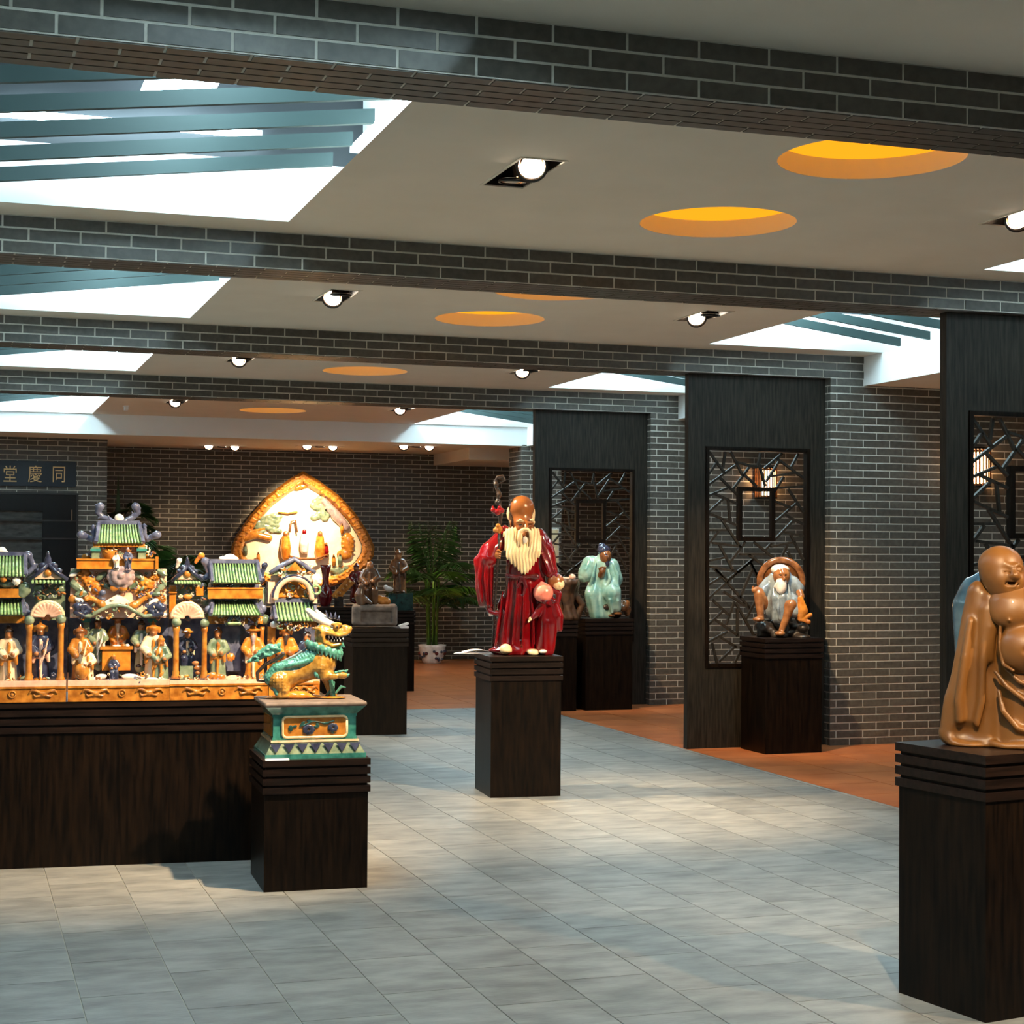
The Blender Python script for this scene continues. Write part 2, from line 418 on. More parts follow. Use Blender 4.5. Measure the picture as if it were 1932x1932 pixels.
# back wall, the nearer wall with the door, and the end pier
wb = struct(MB().box(1.86, 10.5, 23.8, 24.1, 0, 3.05).build('wall_back', 'mortar'))
bricks(wb, (1.86, 23.8, 0), (1, 0, 0), (0, 0, 1), (0, -1, 0), 8.64, 3.0, .1, v0=-.01, maxn=300)
wd = struct(MB().box(-2.2, 1.86, 22.3, 24.1, 0, 3.05).build('wall_entrance', 'mortar'))
bricks(wd, (-2.2, 22.3, 0), (1, 0, 0), (0, 0, 1), (0, -1, 0), 4.06, 3.0, .19, v0=-.02, maxn=120, skip=lambda a, z: a < 3.66 and z < 2.25)
pr = struct(MB().box(7.12, 7.68, 21.1, 21.64, 0, 3.0).build('column', 'mortar'))
bricks(pr, (7.12, 21.1, 0), (1, 0, 0), (0, 0, 1), (0, -1, 0), .56, 3.0, .12, maxn=120)
bricks(pr, (7.12, 21.64, 0), (0, -1, 0), (0, 0, 1), (-1, 0, 0), .54, 3.0, .02, maxn=120, rowpar=1)
struct(MB().box(-2.4, -2.2, -3, 24.1, 0, 3.3).build('wall_left', 'plaster'))
struct(MB().box(10.5, 10.7, -3, 24.1, 0, 3.3).build('wall_right', 'plaster'))
struct(MB().box(-2.4, 10.7, -3.2, -3, 0, 3.3).build('wall_front', 'plaster'))

# ceiling of the bays with its openings
BAYS = [(1.525, 4.925), (5.255, 8.654), (8.984, 12.389), (12.719, 16.185), (16.515, 21.1)]
SKY = [(a+.3, b-.3) for a, b in BAYS]; SKY[4] = (16.815, 21.07)
CIRC = [(3.61, 6.16), (3.6, 7.63), (3.59, 10.0), (3.585, 11.36), (3.56, 15.08), (3.55, 19.75)]
CRAD = .39
FIXX = (2.33, 4.93); FIXY = [3.2, 6.92, 10.68, 14.5, 18.97]; FW, FL = .19, .55
def rect(a, b, c, d): return [(a, c), (b, c), (b, d), (a, d)]
cm = MB()
for (ya, yb), (sa, sb), fy in zip(BAYS, SKY, FIXY):
    bm = bmesh.new(); loops = [rect(XL, XR, ya, yb), rect(XL+.001, 1.57, sa, sb), rect(5.63, XR-.001, sa, sb)]
    loops += [[(cx+CRAD*math.cos(2*math.pi*i/48), cy+CRAD*math.sin(2*math.pi*i/48)) for i in range(48)] for cx, cy in CIRC if ya < cy < yb]
    loops += [rect(fx-FW/2, fx+FW/2, fy-FL/2, fy+FL/2) for fx in FIXX]
    E_ = []
    for lp in loops:
        vs_ = [bm.verts.new((x, y, HC)) for x, y in lp]
        E_ += [bm.edges.new((vs_[i], vs_[(i+1) % len(vs_)])) for i in range(len(vs_))]
    bmesh.ops.triangle_fill(bm, use_beauty=True, use_dissolve=False, edges=E_, normal=(0, 0, -1))
    bm.verts.index_update()
    cm.add([tuple(v.co) for v in bm.verts], [tuple(v.index for v in f.verts) for f in bm.faces]); bm.free()
cm.box(XL, XR, -3, 1.195, HC, HC+.05)
struct(cm.build('ceiling', 'plaster'))
# lowered ceilings along both sides and at the far end, white fascia towards the hall
lc = MB(); lc.box(-2.2, XL, -3, 23.8, 2.99, HC)
ys = [-3]+[q for b in BEAMY for q in (b, b+BD)]+[21.1]
for i in range(0, len(ys), 2): lc.box(XR, 10.5, ys[i], ys[i+1], 2.99, HC)
struct(lc.build('ceiling_lowered', 'plaster'))
fm = MB(); fm.box(XL, XR+.0, 21.1, 21.16, 2.985, HC+.6)
struct(fm.build('trim_fascia', 'white_paint'))
fs = MB()
for (ya, yb) in BAYS: fs.box(XR-.012, XR, ya, yb, 2.985, HC)
for (ya, yb) in BAYS: fs.box(XL, XL+.012, ya, yb, 2.985, HC)
struct(fs.build('trim_fascia_side', 'white_paint'))
struct(MB().box(-2.2, 10.5, 21.16, 23.8, 3.0, 3.9).build('ceiling_far', 'plaster'))
struct(MB().box(6.66, 10.5, 22.0, 23.8, 2.84, 3.0).build('trim_bulkhead', 'plaster'))

# roof lights: wells white below and mostly dark above, with sloping slats below cool tubes
wn = 0
for bi, (sa, sb) in enumerate(SKY):
    for side in (0, 1):
        wn += 1; x0, x1 = (XL+.001, 1.57) if side == 0 else (5.63, XR-.001)
        W = tag(struct(empty(f'window_{wn}'+('_offscreen' if bi == 0 else ''), (0, 0, 0))), 'louvred roof light glowing cool white')
        t = .03; top = HC+.80
        wx0, wx1 = (-.16, 1.95) if side == 0 else (5.25, 7.36)
        zm = HC+.30; a_ = (wx0-t, wx0) if side == 0 else (wx1, wx1+t); b_ = (wx1, wx1+t) if side == 0 else (wx0-t, wx0)
        MB().box(*b_, sa-t, sb+t, HC+.001, top).box(*a_, sa-t, sb+t, HC+.001, zm).box(wx0, wx1, sa-t, sa, HC+.001, zm).box(wx0, wx1, sb, sb+t, HC+.001, zm).build('well', 'white_paint', W)
        MB().box(*a_, sa-t, sb+t, zm, top).box(wx0, wx1, sa-t, sa, zm, top).box(wx0, wx1, sb, sb+t, zm, top).build('upper_well', 'roof_dark', W)  # upper walls coloured dark so the gaps between the slats read dark
        MB().box(wx0-t, wx1+t, sa-t, sb+t, top, top+.03).build('roof_panel', 'roof_dark', W)
        xs0, xs1 = (0.0, 1.74) if side == 0 else (5.46, 7.2)
        xw = lambda X: (X if side == 0 else 7.2-X)
        zb = lambda X: HC+.025+.125*xw(X)
        y = sb-.26
        while y > sa+.1:
            V = [(X, yy, zb(X)+dz) for dz in (0, .065) for yy in (y, y+.03) for X in (xs0, xs1)]
            mb = MB().add(V, [(0, 2, 3, 1), (4, 5, 7, 6), (0, 1, 5, 4), (2, 6, 7, 3), (0, 4, 6, 2), (1, 3, 7, 5)])
            mb.build('slat', 'slat_paint', W); y -= .435
        xc = .98 if side == 0 else 7.2-.98
        MB().box(xc-.16, xc+.16, sa+.15, sb-.15, HC+.52, HC+.56).build('lamp_tray', 'tube_light', W)
        xe = 1.88 if side == 0 else 5.32
        MB().box(xe-.03, xe+.03, sa+.15, sb-.15, HC+.34, HC+.37).build('lamp_tube', 'tube_light', W)
        MB().box(x0+.15, x1-.15, sb-.08, sb-.03, HC+.40, HC+.43).build('lamp_tube', 'tube_light', W)

# amber round recesses
BAYN = ['the foremost bay', 'the bay before the frieze', 'the bay over the red sage', 'the bay over the bronze-brown figure', 'the last bay before the white fascia']
for cx, cy in CIRC:
    bn = BAYN[[i for i, (ya, yb) in enumerate(BAYS) if ya < cy < yb][0]]
    e = tag(empty('ceiling_light', (cx, cy, HC)), 'amber-glowing round ceiling recess in '+bn, 'ceiling light', 'amber round recesses in '+bn)
    mb = MB(); n = 48; V = []
    for z in (0.0005, .088):
        for i in range(n): V.append((CRAD*math.cos(2*math.pi*i/n), CRAD*math.sin(2*math.pi*i/n), z))
    mb.add(V, [((i+1) % n, i, n+i, n+(i+1) % n) for i in range(n)]); mb.build('recess_wall', 'plaster', e, smooth=True)
    MB().add([(CRAD*math.cos(2*math.pi*i/n), CRAD*math.sin(2*math.pi*i/n), .088) for i in range(n)], [tuple(range(n))[::-1]]).build('glow_panel', 'amber_panel', e)

# gimbal spot fixtures
def spot(loc, target, energy, deg=40, blend=1.0, color=(1, .70, .40), rad=.03, name='spot_lamp'):
    l = bpy.data.lights.new(name, 'SPOT'); l.energy = energy*SPOT; l.spot_size = R(deg); l.spot_blend = blend; l.color = color; l.shadow_soft_size = rad
    o = bpy.data.objects.new(name, l); o.location = loc
    o.rotation_euler = (Vector(target)-Vector(loc)).to_track_quat('-Z', 'Y').to_euler(); return link(o)
def fixture(x, y, z, heads, label, grp, lx=FW, ly=FL, tgt=None, name='gimbal_light'):
    e = tag(empty(name, (x, y, z)), label, 'ceiling light', grp)
    t = .008
    MB().box(-lx/2-.012, lx/2+.012, -ly/2-.012, -ly/2, -.004, .002).box(-lx/2-.012, lx/2+.012, ly/2, ly/2+.012, -.004, .002).box(-lx/2-.012, -lx/2, -ly/2, ly/2, -.004, .002).box(lx/2, lx/2+.012, -ly/2, ly/2, -.004, .002).build('frame', 'plaster', e)
    MB().box(-lx/2-t, -lx/2, -ly/2, ly/2, .002, .16).box(lx/2, lx/2+t, -ly/2, ly/2, .002, .16).box(-lx/2, lx/2, -ly/2-t, -ly/2, .002, .16).box(-lx/2, lx/2, ly/2, ly/2+t, .002, .16).box(-lx/2, lx/2, -ly/2, ly/2, .16, .168).build('housing', 'black_metal', e)
    nh = len(heads); long_y = ly > lx
    for i, on in enumerate(heads):
        s = ((i+.5)/nh-.5)*(ly if long_y else lx)*.86
        h = empty('lamp_head', (0 if long_y else s, s if long_y else 0, .018 if on else .03), 0, e)
        h.scale = (.85, .85, .85)
        aim = Vector((-.45, -1.5, -1)) if on else Vector((0, .1, -1))
        h.rotation_euler = aim.normalized().to_track_quat('-Z', 'Y').to_euler()
        MB().lathe([(.030, .075), (.045, .06), (.072, -.03), (.078, -.05), (.070, -.05), (.064, -.03)], n=18, caps=False).build('reflector', 'chrome', h, smooth=True)
        MB().lathe([(.079, -.040), (.083, -.046), (.083, -.056), (.072, -.056)], n=18, caps=False).build('rim', 'black_metal', h, smooth=True)
        MB().lathe([(.001, -.034), (.055, -.036), (.055, -.040), (.001, -.042)], n=14).build('bulb', 'bulb' if on else 'chrome', h, smooth=True)
    return e
# ================================================================== PEDESTALS, SCREENS, FIXED FURNISHINGS
def pedestal(cx, cy, rz, w, d, h, label, name='pedestal', cat='pedestal', group=None, bench=False):
    e = tag(empty(name, (cx, cy, 0), rz), label, cat, group); a, b = w/2, d/2; i = .010
    wd_ = 'dark_wood_flat'
    MB().box(-a+i, a-i, -b+i, b-i, 0, h-.155).build('body', 'dark_wood', e)
    MB().box(-a+i+.004, a-i-.004, -b+i+.004, b-i-.004, h-.155, h-.028).build('core', 'dark_wood', e)
    MB().box(-a, a, -b, b, h-.030, h).build('top_board', wd_, e)
    for k in range(3):
        z = h-.030-.012-.030*(k+1)-.012*k
        MB().box(-a, a, -b, b, z, z+.030).build('moulding', wd_, e)
    return e
def corner_ped(cx, cy, rz, w, d):    # from its front corner nearest the viewer's left (local -a,-b)
    c, s = math.cos(rz), math.sin(rz); return cx+c*w/2-s*d/2, cy+s*w/2+c*d/2
RZB = R(-4.5)
x, y = corner_ped(1.366, 7.756, R(-2.4), .505, .5)
pedestal(x, y, R(-2.4), .505, .5, .606, 'low dark wood pedestal under the ceramic lion')
LION = (x, y)
x, y = corner_ped(3.276, 10.319, R(-4.5), .487, .47)
pedestal(x, y, R(-4.5), .487, .47, .905, 'dark wood pedestal under the red-robed old sage')
SAGE = (x, y)
RB = R(9.3); bx, by_ = 3.245+.245*math.cos(RB)+.23*math.sin(RB), 5.365+.245*math.sin(RB)-.23*math.cos(RB)
pedestal(bx, by_, RB, .49, .46, .901, 'dark wood pedestal under the laughing brown figure'); BUD = (bx, by_)
x, y = corner_ped(6.07, 11.965, R(1.0), .52, .44)
pedestal(x, y, R(1.0), .52, .44, .91, 'reddish dark pedestal under the fisherman figure'); FISH = (x, y)
x, y = corner_ped(5.993, 15.74, R(0), .52, .45)
pedestal(x, y, 0, .52, .45, .915, 'dark wood pedestal under the seated jade-robed figure'); TEAL = (x, y)
pedestal(5.70, 15.93, 0, .42, .40, .90, 'narrow black pedestal carrying the gnarled root stand'); ROOT = (5.70, 15.93)
x, y = corner_ped(3.238, 14.118, R(-4), .495, .49)
pedestal(x, y, R(-4), .495, .49, .913, 'dark pedestal under the seated bronze-coloured figure on a stone block'); MID = (x, y)
pedestal(4.72, 18.67, R(-3), .50, .50, .909, 'dark pedestal beside the potted palm'); BEH = (4.72, 18.67)
pedestal(3.62, 18.55, R(-3), 1.25, .55, .955, 'long dark display stand in front of the spade-shaped plaque', name='display_stand', cat='stand'); SHELF = (3.62, 18.55)
# bench carrying the ceramic frieze
FB = Frame(.234, 8.677, .82, RZB)
def bench_xy(u, v): p = FB.o+FB.ux*u+FB.uy*v; return p[0], p[1]
cx, cy = bench_xy((-1.6+1.62)/2, .30)
pedestal(cx, cy, RZB, 3.22, .60, .82, 'long dark wood bench carrying the ceramic temple frieze', name='display_bench', cat='bench')

# carved screens
LAT = []
for s_ in """330,155,530,430 540,155,510,360 430,295,290,490 285,610,680,325 610,155,770,470 470,490,690,710 680,285,950,360 1000,175,960,360 985,320,1060,605
855,350,640,640 790,455,950,605 1210,240,1560,500 1280,175,1050,370 1240,280,1070,545 1490,180,1400,350 1130,475,1450,430 1300,480,1170,690 1175,630,1555,605 1360,640,1555,940
285,740,570,625 400,700,690,830 510,770,285,970 575,780,605,1060 340,960,690,1110 490,1030,730,1390 285,1175,560,1175 450,1190,285,1400 1165,790,1390,880 1470,820,1170,1080
1310,970,1555,1100 1425,1050,1170,1310 1310,1205,1555,1250 1390,1230,1555,1560 370,1340,750,1390 460,1360,640,1700 800,1325,600,1590 285,1580,540,1530 910,1330,1200,1560 1140,1345,1060,1430
1130,1390,1440,1325 1350,1360,1255,1560 730,1490,1090,1490 840,1490,1060,1650 910,1545,560,1830 870,1600,985,1840 285,1640,730,1720 1350,1450,1530,1780 400,1680,560,1820 1200,1560,1400,1560""".split():
    a, b, c, d = map(float, s_.split(',')); LAT.append((1290+a/6.9, 830+b/6.9, 1290+c/6.9, 830+d/6.9))
for s_ in """135,1060,210,1015 135,1130,365,930 180,975,350,1165 355,945,395,1025 365,975,300,1120 220,1085,350,1170 165,1125,250,1205 280,1140,370,1300 275,1135,235,1250 135,1260,215,1185
180,1225,290,1300 290,1170,290,1310 330,1225,380,1130 135,1340,240,1285 205,1310,285,1360 165,1340,195,1460 280,1355,200,1430 330,1330,265,1460 380,1130,520,1060 400,1240,640,1180 520,1060,560,1260 560,1180,640,1320
370,1300,560,1260 420,1270,470,1460 470,1330,620,1400 560,1260,520,1460 300,1380,420,1330 600,1390,560,1460""".split():
    a, b, c, d = map(float, s_.split(',')); LAT.append((1280+a/2.611, 700+b/2.611, 1280+c/2.611, 700+d/2.611))
SX0, SX1, OX0, OX1, OZ0, OZ1 = 5.63, 6.872, 5.785, 6.73, .655, 2.45
def clipseg(x0, z0, x1, z1):
    t0, t1 = 0., 1.; dx, dz = x1-x0, z1-z0
    for p, q in ((-dx, x0-OX0), (dx, OX1-x0), (-dz, z0-OZ0), (dz, OZ1-z0)):
        if abs(p) < 1e-9:
            if q < 0: return None
        else:
            r = q/p
            if p < 0: t0 = max(t0, r)
            else: t1 = min(t1, r)
    return None if t1-t0 < .05 else (x0+dx*t0, z0+dz*t0, x0+dx*t1, z0+dz*t1)
SEG = []
for a, b, c, d in LAT:
    P, Q = at(a, b, Y=12.50), at(c, d, Y=12.50); q = clipseg(P[0], P[2], Q[0], Q[2])
    if q: SEG.append(q)
def screen(yf, label):
    e = tag(empty('lattice_screen', (SX0, yf, 0)), label, 'screen', 'carved wooden lattice screens'); o = SX0; T = .07
    MB().box(0, OX0-o, 0, T, 0, HB-.004).build('stile', 'screen_wood', e); MB().box(OX1-o, SX1-o, 0, T, 0, HB-.004).build('stile', 'screen_wood', e)
    MB().box(OX0-o, OX1-o, 0, T, OZ1, HB-.004).build('upper_panel', 'screen_wood', e); MB().box(OX0-o, OX1-o, 0, T, 0, OZ0).build('lower_panel', 'screen_wood', e)
    g = .028
    MB().box(OX0-o, OX1-o, -.012, .058, OZ1-g, OZ1).box(OX0-o, OX1-o, -.012, .058, OZ0, OZ0+g).box(OX0-o, OX0-o+g, -.012, .058, OZ0+g, OZ1-g).box(OX1-o-g, OX1-o, -.012, .058, OZ0+g, OZ1-g).build('opening_frame', 'dark_wood', e)
    x0, x1, z0, z1 = 6.083-o, 6.418-o, 1.682, 2.125; g = .034
    MB().box(x0, x1, .004, .05, z1-g, z1).box(x0, x1, .004, .05, z0, z0+g).box(x0, x0+g, .004, .05, z0+g, z1-g).box(x1-g, x1, .004, .05, z0+g, z1-g).build('inner_frame', 'dark_wood', e)
    for a, b, c, d in SEG:
        L_ = math.hypot(c-a, d-b); ux, uz = (c-a)/L_, (d-b)/L_; h = .0088
        V = [(p[0]+s*(-uz)*h-o, yy, p[1]+s*ux*h) for yy in (.018, .042) for p in ((a, b), (c, d)) for s in (-1, 1)]
        MB().add(V, [(0, 1, 3, 2), (4, 6, 7, 5), (0, 2, 6, 4), (1, 5, 7, 3), (0, 4, 5, 1), (2, 3, 7, 6)]).build('lattice_bar', 'screen_wood', e)
    return e
screen(8.735, 'dark carved lattice screen behind the laughing brown figure')
screen(12.47, 'dark carved lattice screen behind the fisherman figure')
screen(16.266, 'dark carved lattice screen behind the seated jade-robed figure')

# wall lanterns
def lantern(X, Y, Z, label):
    e = tag(empty('wall_lantern', (X, Y, Z)), label, 'lantern', 'slatted wall lanterns')
    MB().box(-.10, .10, -.03, 0, -.16, .16).build('backplate', 'dark_wood', e)
    MB().lathe([(.055, -.13), (.055, .13)], c=(0, -.10, 0), n=16).build('glow_tube', 'lantern_glow', e, smooth=True)
    for i in range(13):
        a = math.pi*(i/12)+math.pi
        c = (.12*math.cos(a), -.07+.10*math.sin(a)); MB().box(c[0]-.006, c[0]+.006, c[1]-.006, c[1]+.006, -.165, .165).build('slat', 'g_brown', e)
    for z in (-.165, .155): MB().prism([(0, 0)], 0, 0) if False else MB().lathe([(.125, z), (.125, z+.012)], c=(0, -.075, 0), n=16).build('hoop', 'dark_wood', e)
lantern(8.17, 16.18, 2.33, 'slatted wall lantern seen through the screen behind the fisherman figure')
lantern(8.23, 12.385, 2.32, 'slatted wall lantern behind the screen of the laughing figure')

# entrance: name board, black door frame
e = tag(empty('name_board', (.20, 22.255, 2.53)), 'dark blue board with gold Chinese characters on brick', 'sign')
MB().box(-2.0, 1.267, 0, .03, -.155, .165).build('board', 'sign_blue', e)
for ch, px_ in (('同', 111), ('慶', 66), ('堂', 19)):
    cu = bpy.data.curves.new('character', 'FONT'); cu.body = ch; cu.size = .23; cu.align_x = 'CENTER'; cu.align_y = 'CENTER'; cu.extrude = .006
    o = bpy.data.objects.new('character', cu); link(o)
    dg = bpy.context.evaluated_depsgraph_get(); me = bpy.data.meshes.new_from_object(o.evaluated_get(dg)); bpy.data.objects.remove(o)
    me.materials.clear(); me.materials.append(MATS['gold']); o = bpy.data.objects.new('character', me)
    p = at(px_, 897, Y=22.27); o.location = (p[0]-.20, -.004, p[2]-2.53); o.rotation_euler = (math.pi/2, 0, 0); o.scale = (.8, 1, 1); link(o, e)
e = struct(empty('door_1', (0, 22.3, 0))); tag(e, 'black door frame with dark panels in the brick wall')
MB().box(1.06, 1.478, -.06, 0, 0, 2.272).build('door_panel', 'black_gloss', e)
MB().box(-2.1, 1.06, -.05, 0, 2.06, 2.272).build('door_head', 'black_gloss', e)
MB().box(-2.1, 1.06, -.012, 0, 0, 2.06).build('dark_stone', 'stone_dark', e)
for z in (1.93, 1.70): MB().box(-2.1, 1.478, -.066, -.05, z, z+.02).build('rail', 'black_metal', e)
MB().box(1.41, 1.425, -.10, -.06, 1.94, 2.08).build('handle', 'chrome', e)
MB().box(1.478, 1.50, -.07, 0, 0, 2.285).box(-2.1, 1.50, -.07, 0, 2.272, 2.295).build('door_frame', 'black_metal', e)
# small white sensor on the ceiling of the last bay
p = at(238, 766, Z=HC)
e = tag(empty('ceiling_sensor', tuple(p)), 'small white sensor box hanging from the ceiling', 'sensor')
MB().box(-.02, .02, -.07, .07, -.05, 0).build('body', 'white_paint', e); MB().box(-.03, .03, -.08, .08, -.008, 0).build('plate', 'white_paint', e)
# pale service panel on the end column
p = at(1043, 1037, Y=21.1)
e = tag(empty('service_panel', (p[0], 21.09, p[2])), 'pale cream panel on the brick column behind the lattice', 'panel')
MB().box(-.07, .07, -.02, 0, -.27, .27).build('cover', 'ivory', e); MB().box(-.08, .08, -.008, .002, -.28, .28).build('frame', 'white_paint', e)

# gimbal lights and their beams
G = 'recessed gimbal ceiling spotlights'
def pairlab(i): return ['recessed twin spotlight set flush in the plaster ceiling', 'recessed twin spotlight set flush in the plaster ceiling'][i]
AIMS = {(0, 0): ((3.55, 5.2, 1.2), 60), (1, 0): ((3.6, 5.2, 1.1), 60), (0, 1): ((1.15, 8.55, 1.0), 140), (1, 1): ((3.55, 9.8, .6), 125),
        (0, 2): ((3.5, 10.3, 1.2), 70), (1, 2): ((6.3, 12.1, 1.0), 60), (0, 3): ((3.5, 14.3, 1.1), 40), (1, 3): ((6.2, 15.9, 1.2), 40),
        (0, 4): ((2.4, 21.5, .6), 20), (1, 4): ((6.0, 21.8, .6), 22)}
for bi, fy in enumerate(FIXY):
    for si, fx in enumerate(FIXX):
        tg, en = AIMS[(si, bi)]
        lit = [True, False] if (si, bi) in ((0, 1), (0, 0), (1, 0)) else [False, True]
        tt = [tg, tg]
        fixture(fx, fy, HC, lit, 'twin gimbal spotlight, '+('frieze' if si == 0 else 'screen')+' side of '+BAYN[bi], G, tgt=tt, name='gimbal_light' if bi else ('gimbal_light_frieze_side_offscreen', 'gimbal_light_screen_side_offscreen')[si])
        s = (-.25 if lit[0] else .25)*FL*.86
        spot((fx, fy+s, HC-.10), tg, en, 66 if bi == 1 else 50, name='spot_lamp' if bi else ('spot_lamp_frieze_side_offscreen', 'spot_lamp_screen_side_offscreen')[si])
for wh, px_, tg, en in (('plain brick', 419, (2.6, 23.7, 1.2), 7), ('spade-shaped plaque', 604, (4.68, 23.6, 1.80), 85), ('potted palm', 786, (6.5, 23.0, 1.2), 12)):
    p = at(px_, 842, Z=3.0)
    fixture(p[0], p[1], 3.0, [True, False, True], 'triple spotlight strip under the low far ceiling aimed at the '+wh, 'triple spotlights before the back wall', lx=.62, ly=.17, tgt=[tg]*3)
    spot((p[0], p[1]-.12, 2.90), tg, en, 64)


# glowing parts of the roof lights and gimbals outside the picture carry the same ending (of window_4 only an opening corner is in view)
cnt = {}
for o in list(bpy.data.objects):
    r = o
    while r.parent: r = r.parent
    if r is not o and (r.name.endswith('_offscreen') or (r.name == 'window_4' and o.name.startswith('lamp_'))) and o.type == 'MESH' and o.data.materials and o.data.materials[0].name in ('tube_light', 'bulb'):
        b = o.name.split('.')[0]; cnt[b] = cnt.get(b, 0)+1; o.name = f'{b}_{cnt[b]}_offscreen'
# ================================================================== HERO STATUES
def cropper(fr, x0, y0, s):
    """returns P(cx,cy,v px) -> local point and k = metres per crop pixel; depth v is given in crop pixels (negative = towards the viewer)"""
    k = fr.m/s
    return (lambda cx, cy, v=0: fr.px(x0+cx/s, y0+cy/s, v*k)), k
def hand(sc, c, k, size, out=(0, -1, 0), along=(1, 0, 0), up=(0, 0, 1), curl=.6, mid=0, thumb=1):
    """palm, four curled fingers and a thumb. along = knuckle line, out = back of hand, up = finger direction"""
    c = np.array(c, float); al, ou, upv = (np.array(q, float) for q in (along, out, up)); s = size
    sc.ell(c, (s*.42, s*.26, s*.42), k=s*.1, mid=mid)
    for i, ln in enumerate((.82, .95, .9, .7)):
        b = c+al*s*(i-1.5)*.24+upv*s*.28+ou*s*.1
        t1 = b+(upv*(1-curl)+ou*curl*.6)*s*ln*.5; t2 = t1+(upv*(.2-curl)-ou*curl*.5)*s*ln*.45
        sc.path([b, t1, t2], [s*.115, s*.105, s*.09], k=s*.03, mid=mid)
    b = c-al*s*.38*thumb+ou*s*.1; sc.path([b, b-al*s*.16*thumb+upv*s*.25+ou*s*.16, b+al*s*.05*thumb+upv*s*.5+ou*s*.2], [s*.13, s*.12, s*.1], k=s*.04, mid=mid)
def folds(amp, fx, fz=6, ph=0): return lambda x, y, z: amp*np.sin(fx*x+ph+.7*np.sin(fz*z+ph))*np.cos(.35*fx*y)

# ---------------------------------------------------------------- red-robed sage
fr = Frame(*SAGE, .905); P, k = cropper(fr, 850, 880, 5.084); FS = fr
T = tag(fr.empty('sage_statue'), 'red-glazed old sage with tall domed head and long ivory beard', 'statue')
s = Sculpt(.0055); f1 = folds(.010, 62, 5); f2 = folds(.008, 80, 7)
s.ell(P(690, 720), (205*k, 110*k, 110*k), k=.03)
s.path([P(690, 700), P(710, 900), P(700, 1060)], [140*k, 165*k, 150*k], k=.03, flat=.72, disp=f2)
s.path([P(690, 1040), P(650, 1350), P(610, 1640), P(600, 1760)], [155*k, 180*k, 185*k, 205*k], k=.03, flat=.72, disp=f1)
s.path([P(780, 1100, 10), P(830, 1500, 20), P(840, 1760, 20)], [120*k, 110*k, 115*k], k=.03, flat=.7, disp=f1)
s.ell(P(560, 1765, -30), (200*k, 120*k, 40*k), k=.02)
s.path([P(500, 690), P(400, 790, -60), P(370, 880, -90)], [85*k, 85*k, 80*k], k=.025)
s.path([P(350, 820, -70), P(320, 960, -60), P(318, 1150, -40), P(345, 1300, -30), P(385, 1390, -20)], [70*k, 92*k, 90*k, 66*k, 34*k], k=.025, flat=.6, disp=f2)
s.path([P(300, 950, -60), P(262, 900, -60)], [60*k, 40*k], k=.02, flat=.6)
s.path([P(380, 1390, -40), P(470, 1420, -60), P(535, 1410, -60), P(545, 1350, -50)], [30*k, 34*k, 30*k, 16*k], k=.012)
s.path([P(860, 690), P(925, 850, -20), P(965, 1010, -50), P(990, 1060, -70)], [85*k, 80*k, 70*k, 52*k], k=.025, disp=f2)
for q in (((560, 1100, -110), (540, 1350, -135), (500, 1690, -150)), ((640, 1090, -135), (625, 1400, -150), (600, 1700, -170)), ((700, 1240, -135), (700, 1480, -150), (690, 1720, -150)), ((760, 1120, -110), (790, 1400, -110), (800, 1700, -110)), ((500, 1200, -80), (470, 1450, -90), (430, 1720, -110)),
          ((300, 900, -115), (275, 1080, -110), (300, 1300, -80)), ((345, 870, -140), (330, 1080, -120), (350, 1330, -80)), ((385, 860, -130), (385, 1100, -100), (390, 1340, -70)), ((420, 720, -90), (360, 800, -140), (330, 880, -150)), ((880, 720, -80), (950, 880, -100), (990, 1010, -120)), ((840, 740, -90), (900, 900, -110), (950, 1020, -120))):
    s.path([P(*p_) for p_ in q], [7*k, 15*k, 11*k], k=.014)
s.cut_below(0).build('robe', 'red_robe', T)
s = Sculpt(.004)   # sash with knot and hanging ribbon
s.path([P(540, 1045, -95), P(620, 1062, -125), P(720, 1062, -130), P(830, 1045, -110)], 20*k, k=.006)
s.ell(P(595, 1055, -130), (34*k, 16*k, 22*k)).ell(P(815, 1060, -125), (38*k, 18*k, 28*k))
s.path([P(700, 1070, -135), P(720, 1150, -140), P(700, 1230, -138)], [22*k, 20*k, 12*k]).path([P(690, 1070, -135), P(640, 1160, -140)], [18*k, 12*k])
s.build('sash', 'wine_robe', T)
s = Sculpt(.0035)  # head
s.ell(P(680, 398, -20), (124*k, 124*k, 122*k), k=.02).ell(P(690, 545, -55), (98*k, 92*k, 108*k), k=.03)
s.ell(P(655, 600, -115), (32*k, 26*k, 26*k), k=.015).ell(P(775, 600, -110), (28*k, 26*k, 26*k), k=.015)
s.path([P(722, 535, -140), P(730, 590, -168)], [14*k, 24*k], k=.01)
s.ell(P(588, 560, -20), (18*k, 26*k, 52*k), k=.008).ell(P(790, 560, 0), (14*k, 24*k, 50*k), k=.008)
s.path([P(640, 535, -135), P(690, 540, -148)], 13*k, k=.008).path([P(745, 540, -148), P(790, 538, -128)], 13*k, k=.008)
s.ell(P(668, 563, -148), (20*k, 9*k, 7*k), k=.004, mode='s', mid=1).ell(P(768, 563, -142), (18*k, 9*k, 7*k), k=.004, mode='s', mid=1)
s.build('head', ['sage_skin', 'g_dark'], T)
mb = MB()
for a in ([(650, 530, -146), (670, 512, -156), (700, 520, -158), (650, 535, -146)], [(765, 518, -152), (785, 510, -146), (800, 535, -130), (798, 560, -120)]):
    mb.tube([P(*q) for q in a], [10*k, 14*k, 12*k, 5*k], n=8)
mb.build('eyebrows', 'ivory', T, smooth=True)
